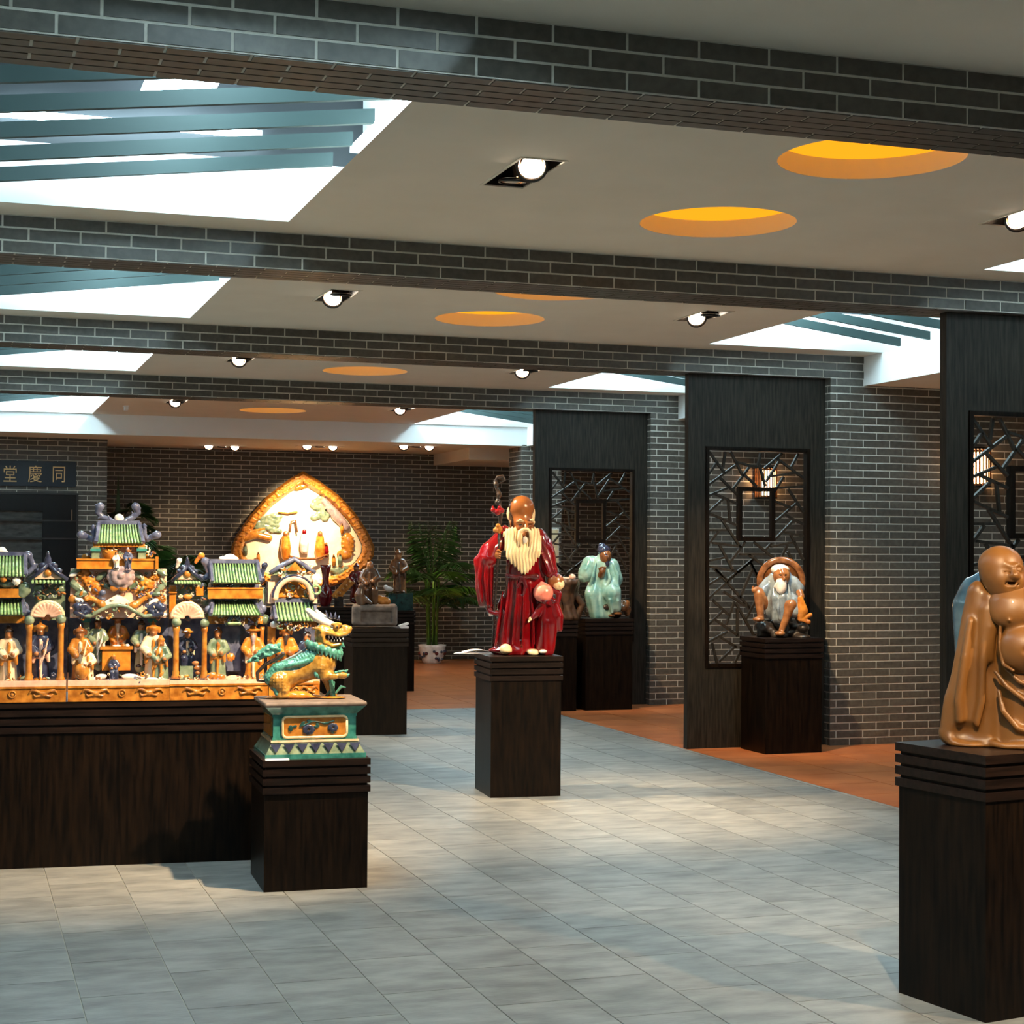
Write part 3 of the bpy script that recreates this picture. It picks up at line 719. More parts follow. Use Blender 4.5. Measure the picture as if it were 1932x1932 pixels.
s = Sculpt(.004); s.ell(P(572, 450, 30), (34*k, 70*k, 70*k)).ell(P(590, 520, 30), (22*k, 50*k, 50*k), k=.02).ell(P(786, 450, 40), (26*k, 60*k, 66*k)).ell(P(785, 525, 30), (16*k, 40*k, 40*k), k=.02)
s.build('side_hair', 'ivory', T)
s = Sculpt(.0035)
strand = lambda x, y, z: .0026*np.sin(x*300+2.2*np.sin(z*22)+np.sin(z*60)*.6)
for a, b, r0, r1 in (((560, 650), (590, 840), 52, 60), ((620, 640), (640, 900), 55, 58), ((690, 700), (700, 960), 62, 42), ((770, 650), (760, 900), 58, 55), ((820, 640), (820, 820), 42, 55), ((640, 850), (700, 985), 60, 26), ((760, 850), (715, 990), 55, 24)):
    s.cone(P(*a, -115), P(*b, -150), r0*k, r1*k, k=.022, flat=.55, disp=strand)
s.ell(P(725, 650, -175), (40*k, 34*k, 45*k), k=.01, mode='s')
s.build('beard', 'ivory', T)
mb = MB()
mb.tube([P(*q) for q in ((672, 770, -185), (655, 690, -188), (665, 625, -186), (700, 604, -186), (735, 602, -188), (765, 630, -184), (772, 700, -184), (760, 760, -184))], [8*k, 18*k, 19*k, 17*k, 17*k, 19*k, 17*k, 8*k], n=8)
mb.build('moustache', 'ivory', T, smooth=True)
MB().ball(P(722, 655, -150), (34*k, 18*k, 34*k)).build('mouth', 'g_brown', T, smooth=True)
MB().ball(P(716, 705, -178), (26*k, 14*k, 34*k)).build('chin_tuft', 'g_white', T, smooth=True)
s = Sculpt(.004)   # gnarled staff
pts = [(478, 150, -60), (520, 130, -60), (500, 95, -55), (455, 105, -55), (430, 150, -55), (440, 200, -60), (465, 260, -62), (455, 330, -65), (480, 420, -70), (475, 560, -80), (462, 760, -110), (455, 900, -110), (440, 1120, -95), (425, 1330, -75), (412, 1560, -50), (400, 1770, -30)]
s.path([P(*q) for q in pts], [11*k, 13*k, 18*k, 20*k, 18*k, 18*k, 22*k, 18*k, 22*k, 16*k, 15*k, 14*k, 13*k, 12*k, 12*k, 12*k], k=.006)
for q in ((440, 175), (470, 270), (450, 345)): s.ell(P(*q, -70), 26*k, k=.008)
s.cut_below(0).build('staff', 'g_dark', T)
s = Sculpt(.004)
for q, r in (((410, 420), 26), ((450, 440), 34), ((490, 425), 28), ((470, 395), 20), ((405, 390), 14), ((520, 590), 30), ((545, 600), 22)): s.ell(P(*q, -85), r*k, k=.006)
s.build('staff_charm', 'red_robe', T)
s = Sculpt(.004)
for q, r in (((435, 610), 28), ((475, 600), 26), ((455, 570), 24), ((465, 630), 18)): s.ell(P(*q, -100), r*k, k=.006)
s.build('staff_gourd', 'g_ochre', T)
s = Sculpt(.003); hand(s, P(440, 850, -125), k, 85*k, out=(0, -1, 0), along=(0, 0, -1), up=(1, 0, 0), curl=.65)
s.path([P(400, 860, -105), P(440, 850, -120)], [36*k, 32*k], k=.01); s.build('hand', 'sage_skin', T)
s = Sculpt(.003); hand(s, P(1000, 1075, -95), k, 70*k, out=(0, -1, 0), along=(.8, 0, -.5), up=(.3, 0, -.9), curl=.5, thumb=-1); s.path([P(985, 1040, -70), P(1000, 1070, -95)], [34*k, 30*k], k=.01)
s.build('hand', 'sage_skin', T)
for q in ((530, 1752, -165), (785, 1775, -120)):
    s = Sculpt(.004); s.ell(P(*q), (58*k, 70*k, 50*k if q[0] < 600 else 26*k), k=.01).ell(P(q[0]+10, q[1]+18, q[2]-30), (50*k, 50*k, 24*k), k=.01); s.cut_below(0).build('shoe', 'ivory', T)
# the child attendant holding the peach (fired in one piece with the sage)
s = Sculpt(.004)
s.path([P(930, 1290, -70), P(930, 1500, -70), P(910, 1740, -60)], [70*k, 105*k, 95*k], k=.02, flat=.7, disp=folds(.005, 80))
s.path([P(870, 1340, -90), P(820, 1420, -120), P(790, 1450, -130)], [40*k, 36*k, 26*k], k=.01)
s.path([P(1000, 1320, -80), P(1040, 1440, -90), P(1050, 1560, -90)], [44*k, 46*k, 26*k], k=.015)
s.path([P(990, 1180, -90), P(1040, 1220, -100), P(1030, 1290, -95), P(960, 1300, -100)], [26*k, 30*k, 26*k, 22*k], k=.01)
s.cut_below(0).build('child_robe', 'red_robe', T)
s = Sculpt(.003); s.ell(P(1008, 1100, -60), (80*k, 72*k, 76*k), k=.01).ell(P(1070, 1132, -95), (24*k, 22*k, 32*k), k=.008, mid=1).ell(P(1035, 1150, -115), (44*k, 30*k, 36*k), k=.012, mid=1).ell(P(1050, 1150, -145), (10*k, 10*k, 10*k), k=.006, mid=1)
s.build('child_head', ['sage_skin', 'ivory'], T)
s = Sculpt(.003); hand(s, P(765, 1462, -140), k, 46*k, along=(.6, 0, .6), up=(-.3, 0, -.9), curl=.3); s.build('child_hand', 'ivory', T)
s = Sculpt(.004); s.ell(P(890, 1212, -125), (96*k, 90*k, 92*k), k=.01).cone(P(880, 1150, -125), P(872, 1112, -125), 40*k, 6*k, k=.03); s.build('peach', 'peach', T)
mb = MB(); mb.tube([P(940, 1290, -190), P(900, 1300, -205), P(860, 1275, -205)], [4*k, 22*k, 3*k], n=8, flat=.3); mb.tube([P(960, 1270, -190), P(990, 1300, -190), P(1020, 1300, -180)], [4*k, 22*k, 3*k], n=8, flat=.3); mb.build('peach_leaf', 'wine_robe', T, smooth=True)
s = Sculpt(.004); s.ell(P(885, 1775, -130), (40*k, 50*k, 22*k)); s.cut_below(0).build('child_shoe', 'g_white', T)

# ---------------------------------------------------------------- laughing brown figure
BZ = .901; fr = Frame(*BUD, BZ); P, k = cropper(fr, 1680, 1000, 3.714)
T = tag(fr.empty('laughing_statue'), 'matt brown laughing bald figure with bare belly and wide sleeves', 'statue')
cxm = 960; M_ = lambda q: (2*cxm-q[0], *q[1:])
s = Sculpt(.006); fd = folds(.009, 42, 4)
s.ell(P(cxm-60, 560), (250*k, 150*k, 150*k), k=.04)
s.path([P(cxm-20, 600), P(cxm, 1000), P(cxm, 1480)], [190*k, 215*k, 240*k], k=.05, flat=.75, disp=folds(.006, 40, 5))
for mf in (lambda q: q, M_):
    s.path([P(*mf((615, 455, 0))), P(*mf((575, 640, -10))), P(*mf((540, 900, -30))), P(*mf((505, 1180, -40))), P(*mf((500, 1420, -40)))], [78*k, 92*k, 112*k, 122*k, 132*k], k=.04, flat=.75, disp=fd)
    s.path([P(*mf((690, 470, -60))), P(*mf((705, 680, -95))), P(*mf((690, 900, -80)))], [30*k, 36*k, 34*k], k=.02)
    s.path([P(*mf((560, 640, -110))), P(*mf((520, 900, -140))), P(*mf((478, 1200, -150))), P(*mf((490, 1380, -150)))], [14*k, 22*k, 24*k, 20*k], k=.03)
    s.path([P(*mf((660, 560, -90))), P(*mf((650, 900, -130))), P(*mf((640, 1200, -140))), P(*mf((600, 1380, -150)))], [16*k, 24*k, 26*k, 16*k], k=.03)
    s.path([P(*mf((380, 1420, -40))), P(*mf((440, 1490, -120))), P(*mf((560, 1515, -150))), P(*mf((680, 1515, -110)))], [24*k, 30*k, 30*k, 24*k], k=.02)
    s.ell(P(*mf((520, 1420, -150))), (90*k, 60*k, 60*k), k=.02, mode='s')
s.path([P(700, 560, 10), P(705, 760, 10), P(715, 940, 0)], [60*k, 66*k, 64*k], k=.02)
s.path([P(720, 880, -20), P(715, 1180, -40), P(700, 1490, -50)], [56*k, 72*k, 84*k], k=.02, flat=.8, disp=fd)
s.path([P(735, 990, -150), P(820, 1100, -190), P(936, 1190, -205), P(1050, 1180, -200)], [14*k, 18*k, 18*k, 16*k], k=.02)
s.path([P(800, 960, -170), P(900, 1060, -200), P(1010, 1110, -205)], [12*k, 16*k, 14*k], k=.02)
s.path([P(760, 1130, -150), P(790, 1270, -190), P(890, 1390, -200), P(1000, 1420, -200)], [16*k, 20*k, 20*k, 18*k], k=.02)
s.path([P(730, 1500, -140), P(800, 1520, -180), P(960, 1520, -200), P(1150, 1515, -170)], [24*k, 26*k, 26*k, 24*k], k=.02)
s.cut_below(0).build('robe', 'buddha', T)
s = Sculpt(.005)
s.ell(P(cxm-40, 560, -70), (215*k, 130*k, 140*k), k=.03).ell(P(830, 600, -140), (110*k, 70*k, 80*k), k=.03).ell(P(1060, 600, -140), (110*k, 70*k, 80*k), k=.03)
s.ell(P(945, 835, -110), (190*k, 160*k, 180*k), k=.02).ell(P(832, 632, -212), 12*k, k=.006).ell(P(945, 850, -272), 14*k, k=.01, mode='s')
s.path([P(830, 440, -30), P(830, 500, -40)], [120*k, 140*k], k=.03)
s.build('bare_torso', 'buddha', T)
s = Sculpt(.0035); fx = .55   # the head turns to the viewer's right
def H(cx, cy, d): return P(cx, cy, -d)
s.ell(H(770, 245, 10), (152*k, 150*k, 135*k), k=.02).ell(H(795, 360, 40), (128*k, 120*k, 105*k), k=.05).ell(H(815, 425, 60), (105*k, 95*k, 55*k), k=.03)
s.ell(H(655, 330, -10), (26*k, 40*k, 78*k), k=.01, rot=(0, -.1, 0)).ell(H(648, 335, 20), (10*k, 16*k, 45*k), k=.005, mode='s')
s.ell(H(775, 350, 125), (48*k, 40*k, 42*k), k=.03).ell(H(898, 350, 105), (36*k, 36*k, 40*k), k=.03)
s.path([H(862, 270, 145), H(872, 318, 178)], [16*k, 26*k], k=.015).ell(H(850, 328, 165), 15*k, k=.01).ell(H(892, 326, 160), 14*k, k=.01)
s.ell(H(850, 375, 150), (48*k, 40*k, 22*k), k=.008, mode='s', mid=1)
s.path([H(805, 358, 145), H(830, 398, 158), H(870, 398, 156), H(893, 358, 140)], 8*k, k=.006).path([H(808, 352, 148), H(850, 358, 166), H(890, 352, 145)], 7*k, k=.006)
s.path([H(770, 262, 128), H(805, 240, 146), H(845, 258, 152)], 14*k, k=.012).path([H(868, 254, 150), H(895, 240, 138), H(918, 260, 116)], 13*k, k=.012)
s.ell(H(812, 292, 142), (32*k, 24*k, 20*k), k=.006).ell(H(893, 287, 132), (26*k, 24*k, 19*k), k=.006)
s.path([H(782, 302, 160), H(812, 294, 170), H(842, 302, 166)], 5*k, k=.003, mode='s', mid=1).path([H(870, 298, 160), H(893, 289, 158), H(916, 297, 140)], 5*k, k=.003, mode='s', mid=1)
s.path([H(770, 330, 140), H(790, 385, 140), H(812, 420, 140)], 5*k, k=.008, mode='s')
s.build('head', ['buddha', 'buddha'], T)
s = Sculpt(.005)    # prayer bag knot at the waist
s.path([P(770, 660, -150), P(765, 800, -170), P(790, 940, -190), P(860, 985, -235)], [12*k, 14*k, 14*k, 12*k], k=.01)
s.path([P(2*cxm-770, 660, -150), P(2*cxm-765, 800, -170), P(2*cxm-790, 940, -190), P(2*cxm-860, 985, -235)], [12*k, 14*k, 14*k, 12*k], k=.01)
s.build('robe_edge', 'buddha', T)

# ---------------------------------------------------------------- green and ochre lion on its teal plinth
fr = Frame(LION[0], LION[1], .606, R(-2.4)); k = fr.m
T = tag(fr.empty('lion_plinth'), 'teal-glazed plinth with flower panel under the lion', 'plinth')
a = .238; zb = 0
MB().frustum((-a, a, -.205, .205, 0), (-a, a, -.205, .205, .022)).build('foot_slab', 'g_teal', T)
MB().frustum((-a+.004, a-.004, -.20, .20, .022), (-a+.035, a-.035, -.175, .175, .075)).build('base_moulding', 'g_jade', T)
MB().box(-a+.030, a-.030, -.18, .18, .075, .085).build('bead', 'g_cream', T)
for i in range(7):
    u0 = -a+.02+i*(2*a-.04)/7; u1 = u0+(2*a-.04)/7; um = (u0+u1)/2
    MB().add([(u0+.004, -.190, .070), (u1-.004, -.190, .070), (um, -.206, .030), (um, -.180, .06)], [(0, 2, 1), (0, 1, 3), (0, 3, 2), (1, 2, 3)]).build('petal', 'g_navy', T)
bw = a-.042
MB().box(-bw, bw, -.165, .165, .085, .205).build('die', 'g_teal', T)
MB().box(-bw-.004, bw+.004, -.169, .169, .085, .097).box(-bw-.004, bw+.004, -.169, .169, .193, .205).build('die_trim', 'g_teal', T)
MB().frustum((-bw-.004, bw+.004, -.169, .169, .205), (-a, a, -.20, .20, .243)).build('cornice', 'g_teal', T)
s = Sculpt(.005); s.box((0, 0, .252), (a+.004, .207, .011), r=.008); s._op(lambda x, y, z: 1+0*x+0*y+0*z, (0, 0, .25), (0, 0, .25), .001, 'u', 0)
s.build('top_slab', 'stone', T)
def rrect(w2, h2, r, n=6):
    out = []
    for cx_, cz_, a0 in ((w2-r, h2-r, 0), (-w2+r, h2-r, 90), (-w2+r, -h2+r, 180), (w2-r, -h2+r, 270)):
        for i in range(n+1): t = R(a0+90*i/n); out.append((cx_+r*math.cos(t), cz_+r*math.sin(t)))
    return out
pz = .145
pts = [(x_, pz+z_) for x_, z_ in rrect(.152, .048, .02)]
MB().prism(pts, -.170, -.166).build('flower_panel', 'g_ochre', T)
mb = MB(); lp = [(x_, -.170, z_) for x_, z_ in pts]; mb.tube(lp+[lp[0]], .006, n=6); mb.build('panel_border', 'ivory', T, smooth=True)
s = Sculpt(.0028); rr = random.Random(3)
for cx_, cz_, r in ((-.03, .132, .030), (.085, .140, .026)):
    for i in range(7): t = i*.9; s.ell((cx_+math.cos(t)*r*.6, -.172, cz_+math.sin(t)*r*.5), (r*.42, .006, r*.36), k=.004)
s.build('relief_flowers', 'g_navy', T)
s = Sculpt(.0028); s.path([(-.06, -.172, .15), (-.01, -.172, .172), (.05, -.172, .16), (.09, -.172, .172)], .004, k=.003)
for i in range(9): s.ell((-.09+.022*i+rr.uniform(-.01, .01), -.172, .145+rr.uniform(-.028, .03)), (.012, .004, .007), k=.003, rot=(0, rr.uniform(-1, 1), 0))
s.ell((-.115, -.172, .14), (.012, .005, .016), k=.003); s.build('relief_stems', 'g_tealdark', T)
for sx in (-1,):
    MB().box(-bw-.005, -bw, -.12, .12, .10, .19).build('side_panel', 'g_ochre', T)

LZ = .606+.268; fr = Frame(LION[0], LION[1], LZ); P, k = cropper(fr, 420, 1120, 6.037)
T = tag(fr.empty('lion_statue'), 'green and ochre glazed mythical lion with white horn, facing sideways', 'statue')
bumps = lambda x, y, z: -.005*np.abs(np.sin(x*210)*np.sin(y*210+1)*np.sin(z*210))
s = Sculpt(.004)
s.ell(P(660, 985), (150*k, 120*k, 150*k), k=.03).path([P(700, 950), P(900, 900), P(1100, 800)], [125*k, 118*k, 135*k], k=.04)
s.ell(P(1140, 810), (140*k, 125*k, 160*k), k=.03).path([P(1150, 740), P(1150, 600)], [120*k, 100*k], k=.04)
s.path([P(640, 1000, -90), P(700, 1100, -110), P(650, 1160, -110)], [95*k, 55*k, 40*k], k=.02, disp=bumps)
s.path([P(640, 1000, 90), P(700, 1100, 110), P(650, 1160, 110)], [95*k, 55*k, 40*k], k=.02)
s.ell(P(700, 1168, -110), (80*k, 45*k, 26*k), k=.01)
s.path([P(1130, 860, -80), P(1160, 935, -100), P(1280, 940, -110)], [80*k, 52*k, 36*k], k=.02, disp=bumps)
s.path([P(1130, 880, 80), P(1190, 1000, 90), P(1230, 1130, 80)], [75*k, 45*k, 34*k], k=.02)
s.ell(P(1365, 930, -110), (62*k, 44*k, 40*k), k=.01).ell(P(1250, 1150, 80), (60*k, 40*k, 28*k), k=.01)
s.cut_below(0).build('body', 'lion_ochre', T)
s = Sculpt(.0035)
scal = lambda x, y, z: -.004*np.abs(np.sin(x*190+z*120)*np.sin(y*190)*np.sin(z*190-x*120))
s.path([P(560, 960, 0), P(640, 880, 0), P(840, 820, 0), P(1030, 720, 0), P(1090, 660, 0)], [92*k, 98*k, 92*k, 100*k, 90*k], k=.02, flat=1.22, disp=scal)
for i in range(14):
    for j in (-1, 1):
        t = i/13; s.ell(P(570+t*450, 880-t*170, j*(70+10*math.sin(t*3))), (22*k, 18*k, 20*k), k=.006)
for i in range(12):
    t = i/11; s.ell(P(620+t*400, 850-t*90, -100-20*math.sin(t*3)), (26*k, 22*k, 28*k), k=.006)
s.build('back_scales', 'lion_teal', T)
s = Sculpt(.004); s.path([P(560, 900, 0), P(650, 790, -5), P(830, 700, -5), P(990, 600, 0)], 14*k, k=.006); s.build('spine_ridge', 'greyblue', T)
s = Sculpt(.0035)
for i in range(16):
    t = i/15*math.pi*2; cx_, cy_ = 1150+185*math.cos(t), 620+60*math.cos(t); s.ell(P(cx_, cy_, -130*math.sin(t)), (34*k, 34*k, 40*k), k=.012)
for i in range(12):
    t = math.pi*.05+i/11*math.pi*.9; cx_, cy_ = 1150+190*math.cos(t), 665+62*math.cos(t); s.cone(P(cx_, cy_-20, -135*math.sin(t)), P(cx_+10, cy_+45, -145*math.sin(t)), 26*k, 6*k, k=.008)
s.build('mane_collar', 'lion_teal', T)
s = Sculpt(.003)
s.ell(P(1150, 490), (95*k, 95*k, 105*k), k=.03).path([P(1150, 420, 0), P(1300, 440, 0), P(1400, 430, 0)], [85*k, 62*k, 52*k], k=.03)
s.ell(P(1420, 420, 0), (40*k, 50*k, 30*k), k=.015).path([P(1180, 570, 0), P(1290, 585, 0), P(1340, 570, 0)], [58*k, 34*k, 26*k], k=.02)
s.ell(P(1445, 395, 0), (30*k, 44*k, 28*k), k=.012).ell(P(1390, 375, 0), (34*k, 40*k, 24*k), k=.012)
s.ell(P(1270, 512, 0), (110*k, 110*k, 36*k), k=.01, mode='s', mid=1).ell(P(1195, 500, 0), (44*k, 130*k, 46*k), k=.008, mode='s', mid=1)
for v in (-1, 1):
    s.path([P(1140, 470, v*92), P(1170, 438, v*88), P(1240, 452, v*78), P(1320, 478, v*62), P(1400, 462, v*50), P(1440, 440, v*30)], [16*k, 22*k, 20*k, 18*k, 18*k, 14*k], k=.008)
    s.path([P(1140, 490, v*92), P(1160, 560, v*86), P(1240, 595, v*66), P(1330, 575, v*40)], [16*k, 20*k, 20*k, 16*k], k=.008)
    s.path([P(1040, 395, v*95), P(1090, 400, v*95), P(1120, 430, v*90)], [10*k, 26*k, 16*k], k=.008)
    s.path([P(1250, 350, v*66), P(1300, 338, v*66), P(1345, 350, v*50)], [16*k, 18*k, 12*k], k=.008)
for v in (-60, 60): s.ell(P(1295, 380, v), 34*k, k=.008).ell(P(1330, 355, v*.7), (30*k, 24*k, 20*k), k=.01)
s.build('head', ['lion_ochre', 'g_brown'], T)
s = Sculpt(.0035)
for q in ((1290, 600), (1330, 590), (1360, 560), (1250, 610)): s.path([P(*q, 0), P(q[0]+14, q[1]+40, 0), P(q[0]+40, q[1]+50, 0)], [18*k, 14*k, 5*k], k=.008)
s.build('chin_beard', 'lion_teal', T)
mb = MB()
for v in (-75, 75): mb.ball(P(1305, 380, v*1.15), 15*k)
mb.build('eyes', 'g_dark', T, smooth=True)
mb = MB()
for i in range(5):
    for v in (-55, 55): mb.tube([P(1210+i*40, 480+6*i, v), P(1215+i*40, 512+4*i, v)], [10*k, 3*k], n=6)
    for v in (-50, 50): mb.tube([P(1205+i*34, 545, v), P(1205+i*34, 520, v)], [9*k, 3*k], n=6)
mb.build('teeth', 'g_white', T, smooth=True)
s = Sculpt(.004); s.path([P(1290, 375, -20), P(1180, 330, -20), P(1060, 270, -20), P(975, 195, -20)], [40*k, 46*k, 48*k, 34*k], k=.01); s.path([P(1210, 300, 40), P(1130, 250, 50), P(1075, 200, 50)], [28*k, 28*k, 20*k], k=.01); s.build('horn', 'g_white', T)
mb = MB()
for q in ((1240, 290, 1230, 215), (1280, 290, 1285, 210), (1315, 305, 1330, 250), (1200, 300, 1175, 190)): mb.tube([P(q[0], q[1], 0), P(q[2], q[3], 0)], [24*k, 4*k], n=6)
mb.build('brow_spikes', 'g_navy', T, smooth=True)
s = Sculpt(.0035)
s.path([P(690, 690, 10), P(620, 740, 10), P(480, 810, 0), P(395, 900, 0), P(400, 985, 0), P(470, 1000, 0)], [26*k, 24*k, 22*k, 20*k, 18*k, 12*k], k=.008); s.build('tail_stem', 'g_dark', T)
s = Sculpt(.0035); rr = random.Random(5)
s.path([P(290, 775, -10), P(420, 710, -15), P(540, 640, -15), P(640, 640, -10)], [16*k, 46*k, 70*k, 30*k], k=.02, flat=.5)
for i in range(26):
    t = rr.random(); w_ = 60*math.sin(t*3)*.9; s.ell(P(300+340*t, 770-150*t+rr.uniform(-w_, w_), -38-18*math.sin(t*3)), (18*k, 12*k, 12*k), k=.006)
for i in range(9): s.cone(P(420+i*28, 690-i*12, -10), P(410+i*32, 640-i*12, -10), 20*k, 5*k, k=.006)
s.build('tail_plume', 'lion_teal', T)
s = Sculpt(.004)
for q in ((1340, 890), (1400, 885), (1290, 900), (1420, 930)): s.cone(P(*q, -115), P(q[0]+30, q[1]-18, -120), 20*k, 6*k, k=.008)
s.path([P(1050, 860, -110), P(1070, 930, -120), P(1110, 970, -110)], [20*k, 30*k, 10*k], k=.008); s.path([P(575, 1060, -110), P(620, 1140, -120), P(680, 1165, -110)], [14*k, 30*k, 12*k], k=.008)
s.path([P(1180, 1160, 60), P(1250, 1090, 60), P(1270, 1010, 60)], [16*k, 26*k, 14*k], k=.008)
s.path([P(1290, 1130, 60), P(1350, 1060, 60), P(1400, 1070, 60)], [14*k, 18*k, 8*k], k=.008)
s.cut_below(0).build('leg_fur', 'lion_teal', T)
s = Sculpt(.004); s.ell(P(840, 1165, -60), (170*k, 90*k, 60*k), k=.02).ell(P(930, 1180, 40), (200*k, 100*k, 36*k), k=.02).ell(P(1250, 1190, 0), (170*k, 120*k, 26*k), k=.02).ell(P(620, 1190, 0), (150*k, 120*k, 24*k), k=.02)
s.cut_below(0).build('ground_rock', 'g_orange', T)
s = Sculpt(.004); s.cone(P(1260, 1180, 0), P(1230, 970, 0), 30*k, 26*k); s.cut_below(0).build('foreleg_support', 'lion_teal', T)
# ================================================================== SMALLER FIGURES
def rock(T, P, k, c, r, name='rock', mat='rockdark', n=9, seed=1, vox=.006):
    rr = random.Random(seed); s = Sculpt(vox)
    for i in range(n): s.ell(P(c[0]+rr.uniform(-r[0], r[0])*.7, c[1]+rr.uniform(-r[1], r[1])*.6, rr.uniform(-.5, .5)*r[0]), (r[0]*k*rr.uniform(.3, .5), r[0]*k*rr.uniform(.3, .5), r[1]*k*rr.uniform(.4, .6)), k=.02)
    s.cut_below(0).build(name, mat, T)


def figurine(T, P, k, cx, yt, yb, robe, hat, v=0, trim='g_cream', kind='cap', beard=None, seated=False, lean=0, armed=False, name='figure', seed=0, vox=.0034, fa=.0026, ff=190):
    h = yb-yt; s = Sculpt(vox); u = lambda fx, fy, fv=0: P(cx+fx*h+lean*(1-fy)*h, yt+fy*h, v+fv*h); r = lambda q: q*h*k; rr = random.Random(seed+int(cx))
    fd = folds(fa, ff, 30*ff/190, ph=seed)
    s.path([u(0, .30), u(0, .52), u(0, .62)], [r(.105), r(.125), r(.12)], k=.008, flat=.75, disp=fd)
    s.path([u(0, .58), u(.0, .80), u(.0, .97)], [r(.13), r(.145), r(.165)], k=.01, flat=.7, disp=fd)
    if seated: s.path([u(-.07, .66), u(-.09, .70, -.15), u(-.09, .93, -.15)], [r(.09), r(.085), r(.075)], k=.01).path([u(.07, .66), u(.09, .70, -.15), u(.09, .93, -.15)], [r(.09), r(.085), r(.075)], k=.01)
    s.path([u(-.10, .30), u(-.17, .44, -.04), u(-.08, .54, -.15)], [r(.07), r(.068), r(.06)], k=.006); s.path([u(.10, .30), u(.17, .44, -.04), u(.07, .50, -.15)], [r(.07), r(.068), r(.06)], k=.006)
    s.path([u(-.10, .50, -.12), u(-.13, .68, -.11)], [r(.05), r(.03)], k=.006, mid=3); s.path([u(.10, .47, -.12), u(.13, .66, -.11)], [r(.05), r(.03)], k=.006, mid=3)
    s.path([u(0, .33, -.085), u(0, .60, -.115), u(0, .95, -.14)], [r(.022), r(.026), r(.022)], k=.004, mid=3); s.path([u(-.12, .60, -.06), u(0, .61, -.12), u(.12, .60, -.06)], r(.022), k=.004, mid=3)
    s.ell(u(-.075, .55, -.19), r(.034), k=.003, mid=1); s.ell(u(.065, .51, -.19), r(.034), k=.003, mid=1)
    s.ell(u(0, .175, -.02), (r(.072), r(.075), r(.09)), k=.006, mid=1); s.ell(u(0, .19, -.095), r(.016), k=.003, mid=1); s.path([u(0, .24), u(0, .3)], r(.045), k=.006, mid=1)
    if beard: s.path([u(0, .235, -.075), u(0, .36, -.12)], [r(.042), r(.016)], k=.006, mid=4)
    if kind == 'cap': s.ell(u(0, .105, -.01), (r(.085), r(.085), r(.06)), k=.004, mid=2); s.ell(u(0, .05, .02), (r(.045), r(.04), r(.05)), k=.006, mid=2)
    elif kind == 'helmet':
        s.ell(u(0, .11, -.01), (r(.10), r(.095), r(.065)), k=.004, mid=2); s.cone(u(0, .07), u(0, -.02), r(.04), r(.012), k=.006, mid=2)
        for sx in (-1, 1): s.ell(u(sx*.10, .13), (r(.03), r(.03), r(.06)), k=.004, mid=2)
    elif kind == 'wide': s.ell(u(0, .10, -.01), (r(.15), r(.12), r(.035)), k=.004, mid=2); s.ell(u(0, .06, 0), (r(.07), r(.07), r(.055)), k=.006, mid=2)
    if armed: s.path([u(.12, .30, -.2), u(.07, .52, -.21), u(-.02, .80, -.2)], r(.016), k=.003, mid=3)
    s.ell(u(-.07, .985, -.12), (r(.05), r(.07), r(.025)), k=.004, mid=2); s.ell(u(.07, .985, -.12), (r(.05), r(.07), r(.025)), k=.004, mid=2)
    return s.build(name, [robe, 'g_skin', hat, trim, beard or trim], T)

# ---------------------------------------------------------------- jade-robed seated figure
fr = Frame(*TEAL, .915); P, k = cropper(fr, 1010, 860, 3.865)
T = tag(fr.empty('jade_statue'), 'jade-glazed seated figure with black topknot resting chin on hand', 'statue')
s = Sculpt(.005); fd = folds(.008, 75, 9)
s.path([P(480, 800), P(480, 960)], [85*k, 95*k], k=.02, flat=.8, disp=fd)
s.path([P(400, 790), P(370, 860, -20), P(350, 885, -30)], [62*k, 60*k, 40*k], k=.02)
s.path([P(560, 800), P(585, 900, -10), P(560, 960, -40)], [52*k, 55*k, 50*k], k=.02)
s.path([P(440, 960), P(420, 1010, -60), P(450, 1160, -50)], [70*k, 62*k, 55*k], k=.02, disp=fd)
s.path([P(540, 960), P(560, 1000, -80), P(580, 1100, -70)], [70*k, 66*k, 50*k], k=.02, disp=fd)
s.path([P(500, 1000), P(500, 1150, -20)], [95*k, 90*k], k=.02, flat=.7, disp=fd)
for q in (((430, 970, -70), (410, 1040, -105), (430, 1160, -90)), ((470, 980, -80), (470, 1060, -90), (490, 1165, -85)), ((530, 980, -90), (545, 1050, -130), (560, 1140, -110)), ((575, 990, -110), (600, 1060, -120), (610, 1120, -100)), ((400, 760, -40), (365, 830, -70), (345, 890, -60)), ((440, 780, -75), (420, 880, -90), (400, 950, -70)), ((570, 790, -50), (600, 870, -60), (600, 960, -70)), ((530, 830, -85), (545, 900, -100), (520, 960, -100))):
    s.path([P(*p_) for p_ in q], [6*k, 13*k, 9*k], k=.012)
s.cut_below(0).build('robe', 'celadon', T)
s = Sculpt(.004); s.ell(P(512, 735, -40), (44*k, 46*k, 56*k), k=.01).ell(P(500, 690, -20), (50*k, 56*k, 42*k), k=.01, mid=1).ell(P(485, 655, -10), (28*k, 28*k, 20*k), k=.008, mid=1).ell(P(530, 740, -86), (9*k, 12*k, 14*k), k=.006).ell(P(525, 785, -60), (16*k, 18*k, 26*k), k=.008, mid=1)
s.ell(P(515, 722, -84), (8*k, 5*k, 4*k), k=.002, mode='s', mid=1).ell(P(545, 722, -80), (7*k, 5*k, 4*k), k=.002, mode='s', mid=1)
s.build('head', ['g_brown', 'g_navy'], T)
s = Sculpt(.003); hand(s, P(490, 835, -95), k, 50*k, along=(1, 0, 0), up=(.2, 0, .9), curl=.5); s.path([P(480, 870, -70), P(490, 840, -95)], [26*k, 24*k], k=.01); s.build('hand', 'g_brown', T)
